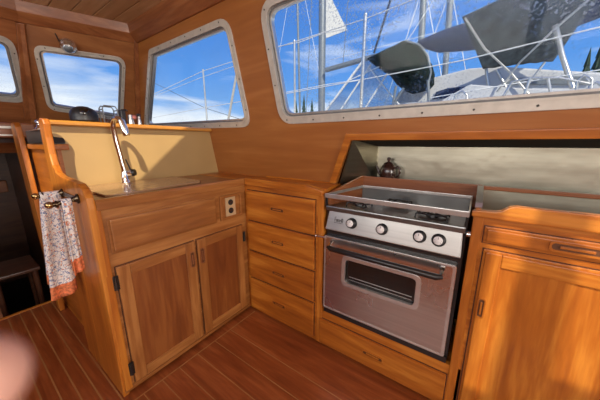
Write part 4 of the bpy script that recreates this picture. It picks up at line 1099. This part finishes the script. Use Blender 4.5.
# sail glimpsed beside the mast
mb = MB(); P = pxs([(325, -14), (347, 30), (326, 38)], 5.2); fr = XZ(5.2, 1)
mb.prism([(q.x, q.z) for q in P], fr, 0, 0.02); mb.build('sail', MAT['sailcloth'], bo)
def far_mast(u0, v0, u1, v1, Y, r, label):
    a_, b_ = U(u0, v0, 'y', Y), U(u1, v1, 'y', Y)
    d = (b_ - a_).normalized(); b2 = b_ + d * ((b_.z + 1.1) / -d.z if d.z < 0 else 0)
    t = thing('sailboat', label, 'sailboat', (b2.x, Y, -1.2), 'more distant sailboats in the marina')
    mb = MB(); mb.tube([a_, b2], r, 10); mb.build('mast', MAT['mast_grey'], t)
    mb = MB(); w_ = (a_ - b2).length * .3
    c_ = b2 + Vector((0, 0, 0.6))
    mb.hexa([c_ + Vector(q) for q in ((-w_ * .7, -.6, -.9), (w_ * .6, -.6, -.9), (w_ * .6, .6, -.9), (-w_ * .7, .6, -.9), (-w_, -1.0, 0), (w_ * .7, -1.0, 0), (w_ * .7, 1.0, 0), (-w_, 1.0, 0))], 0, 0.06)
    mb.hexa([c_ + Vector(q) for q in ((-w_ * .5, -.6, 0), (w_ * .3, -.6, 0), (w_ * .3, .6, 0), (-w_ * .5, .6, 0), (-w_ * .4, -.5, .35), (w_ * .25, -.5, .35), (w_ * .25, .5, .35), (-w_ * .4, .5, .35))], 0, 0.04)
    mb.build('hull', MAT['gelcoat'], t)
    mb = MB(); mb.tube([a_.lerp(b2, .05), Vector((c_.x - w_ * .95, Y, c_.z))], 0.02, 6); mb.tube([a_.lerp(b2, .05), Vector((c_.x + w_ * .68, Y, c_.z))], 0.02, 6)
    mb.build('stay', MAT['rope'], t)
far_mast(425, -30, 421, 46, 14.0, 0.15, 'distant sailboat whose grey mast rises above the dodger')
far_mast(452, -24, 447, 46, 16.0, 0.15, 'distant sailboat whose thin mast rises left of the big awning')
far_mast(296, -60, 300, 112, 22.0, 0.11, 'distant sailboat with a faint mast at the left of the long window')
# conifers on the shore
def conifer(x, y, h, label):
    t = thing('conifer', label, 'tree', (x, y, -1.2), 'conifers on the far shore')
    mb = MB(); mb.cyl((x, y, -1.2), (x, y, -1.2 + h * .9), 0.3, 0.06, 8); mb.build('trunk', MAT['dark_wood'], t)
    mb = MB(); L = 9
    for k in range(L):
        f_ = k / L; r0 = h * .13 * (1 - f_) + .2; z0 = -1.2 + h * (.12 + .86 * f_)
        vs_ = []
        for q in range(16):
            an = 2 * PI * q / 16 + k; rr = r0 * (1.0 if q % 2 else .72) * random.uniform(.85, 1.1)
            vs_.append((x + rr * math.cos(an), y + rr * math.sin(an), z0 - (0.15 if q % 2 else 0) * h / L))
        vs_.append((x, y, z0 + h / L * 1.5)); vs_.append((x, y, z0))
        mb.add(vs_, [(q, (q + 1) % 16, 16) for q in range(16)] + [((q + 1) % 16, q, 17) for q in range(16)])
    mb.build('foliage', MAT['pine'], t)
for u, v, Y, lb in [(304, 97, 60, 'tallest of the dark conifers on the far shore, left of the stanchion foot'), (288, 106, 66, 'small conifer at the far left end of the shore row'), (296, 101, 74, 'second conifer from the left in the shore row'),
                    (312, 101, 68, 'conifer just right of the tallest one on the far shore'), (321, 104, 75, 'lowest conifer, beside the foot of the big grey mast'), (590, 52, 60, 'shorter conifer at the right end of the long window'), (603, 42, 70, 'taller conifer cut by the right edge of the picture')]:
    q = U(u, v, 'y', Y)
    conifer(q.x, Y, q.z + 1.2, lb)

# the photographer's fingertip, close to the lens at the lower left
def pc(u, v, d): return CAM + ray(u, v) * d
tip, mid, kn = pc(-30, 384, 0.042), pc(-110, 440, 0.052), pc(-200, 490, 0.08)
t = thing('finger', 'blurred pink fingertip close to the lens at the lower left edge', 'finger', kn)
ax_ = (mid - tip).normalized()
mb = MB(); mb.tube([tip - ax_ * 0.0078, tip - ax_ * 0.0068, tip - ax_ * 0.004, tip, tip + ax_ * .006, mid, mid.lerp(kn, .5), kn, kn + (kn - mid).normalized() * 0.012],
                   [0.0008, 0.0038, 0.0062, 0.0076, 0.0082, 0.0088, 0.0086, 0.0098, 0.006], 20)
mb.build('skin', MAT['skin'], t)
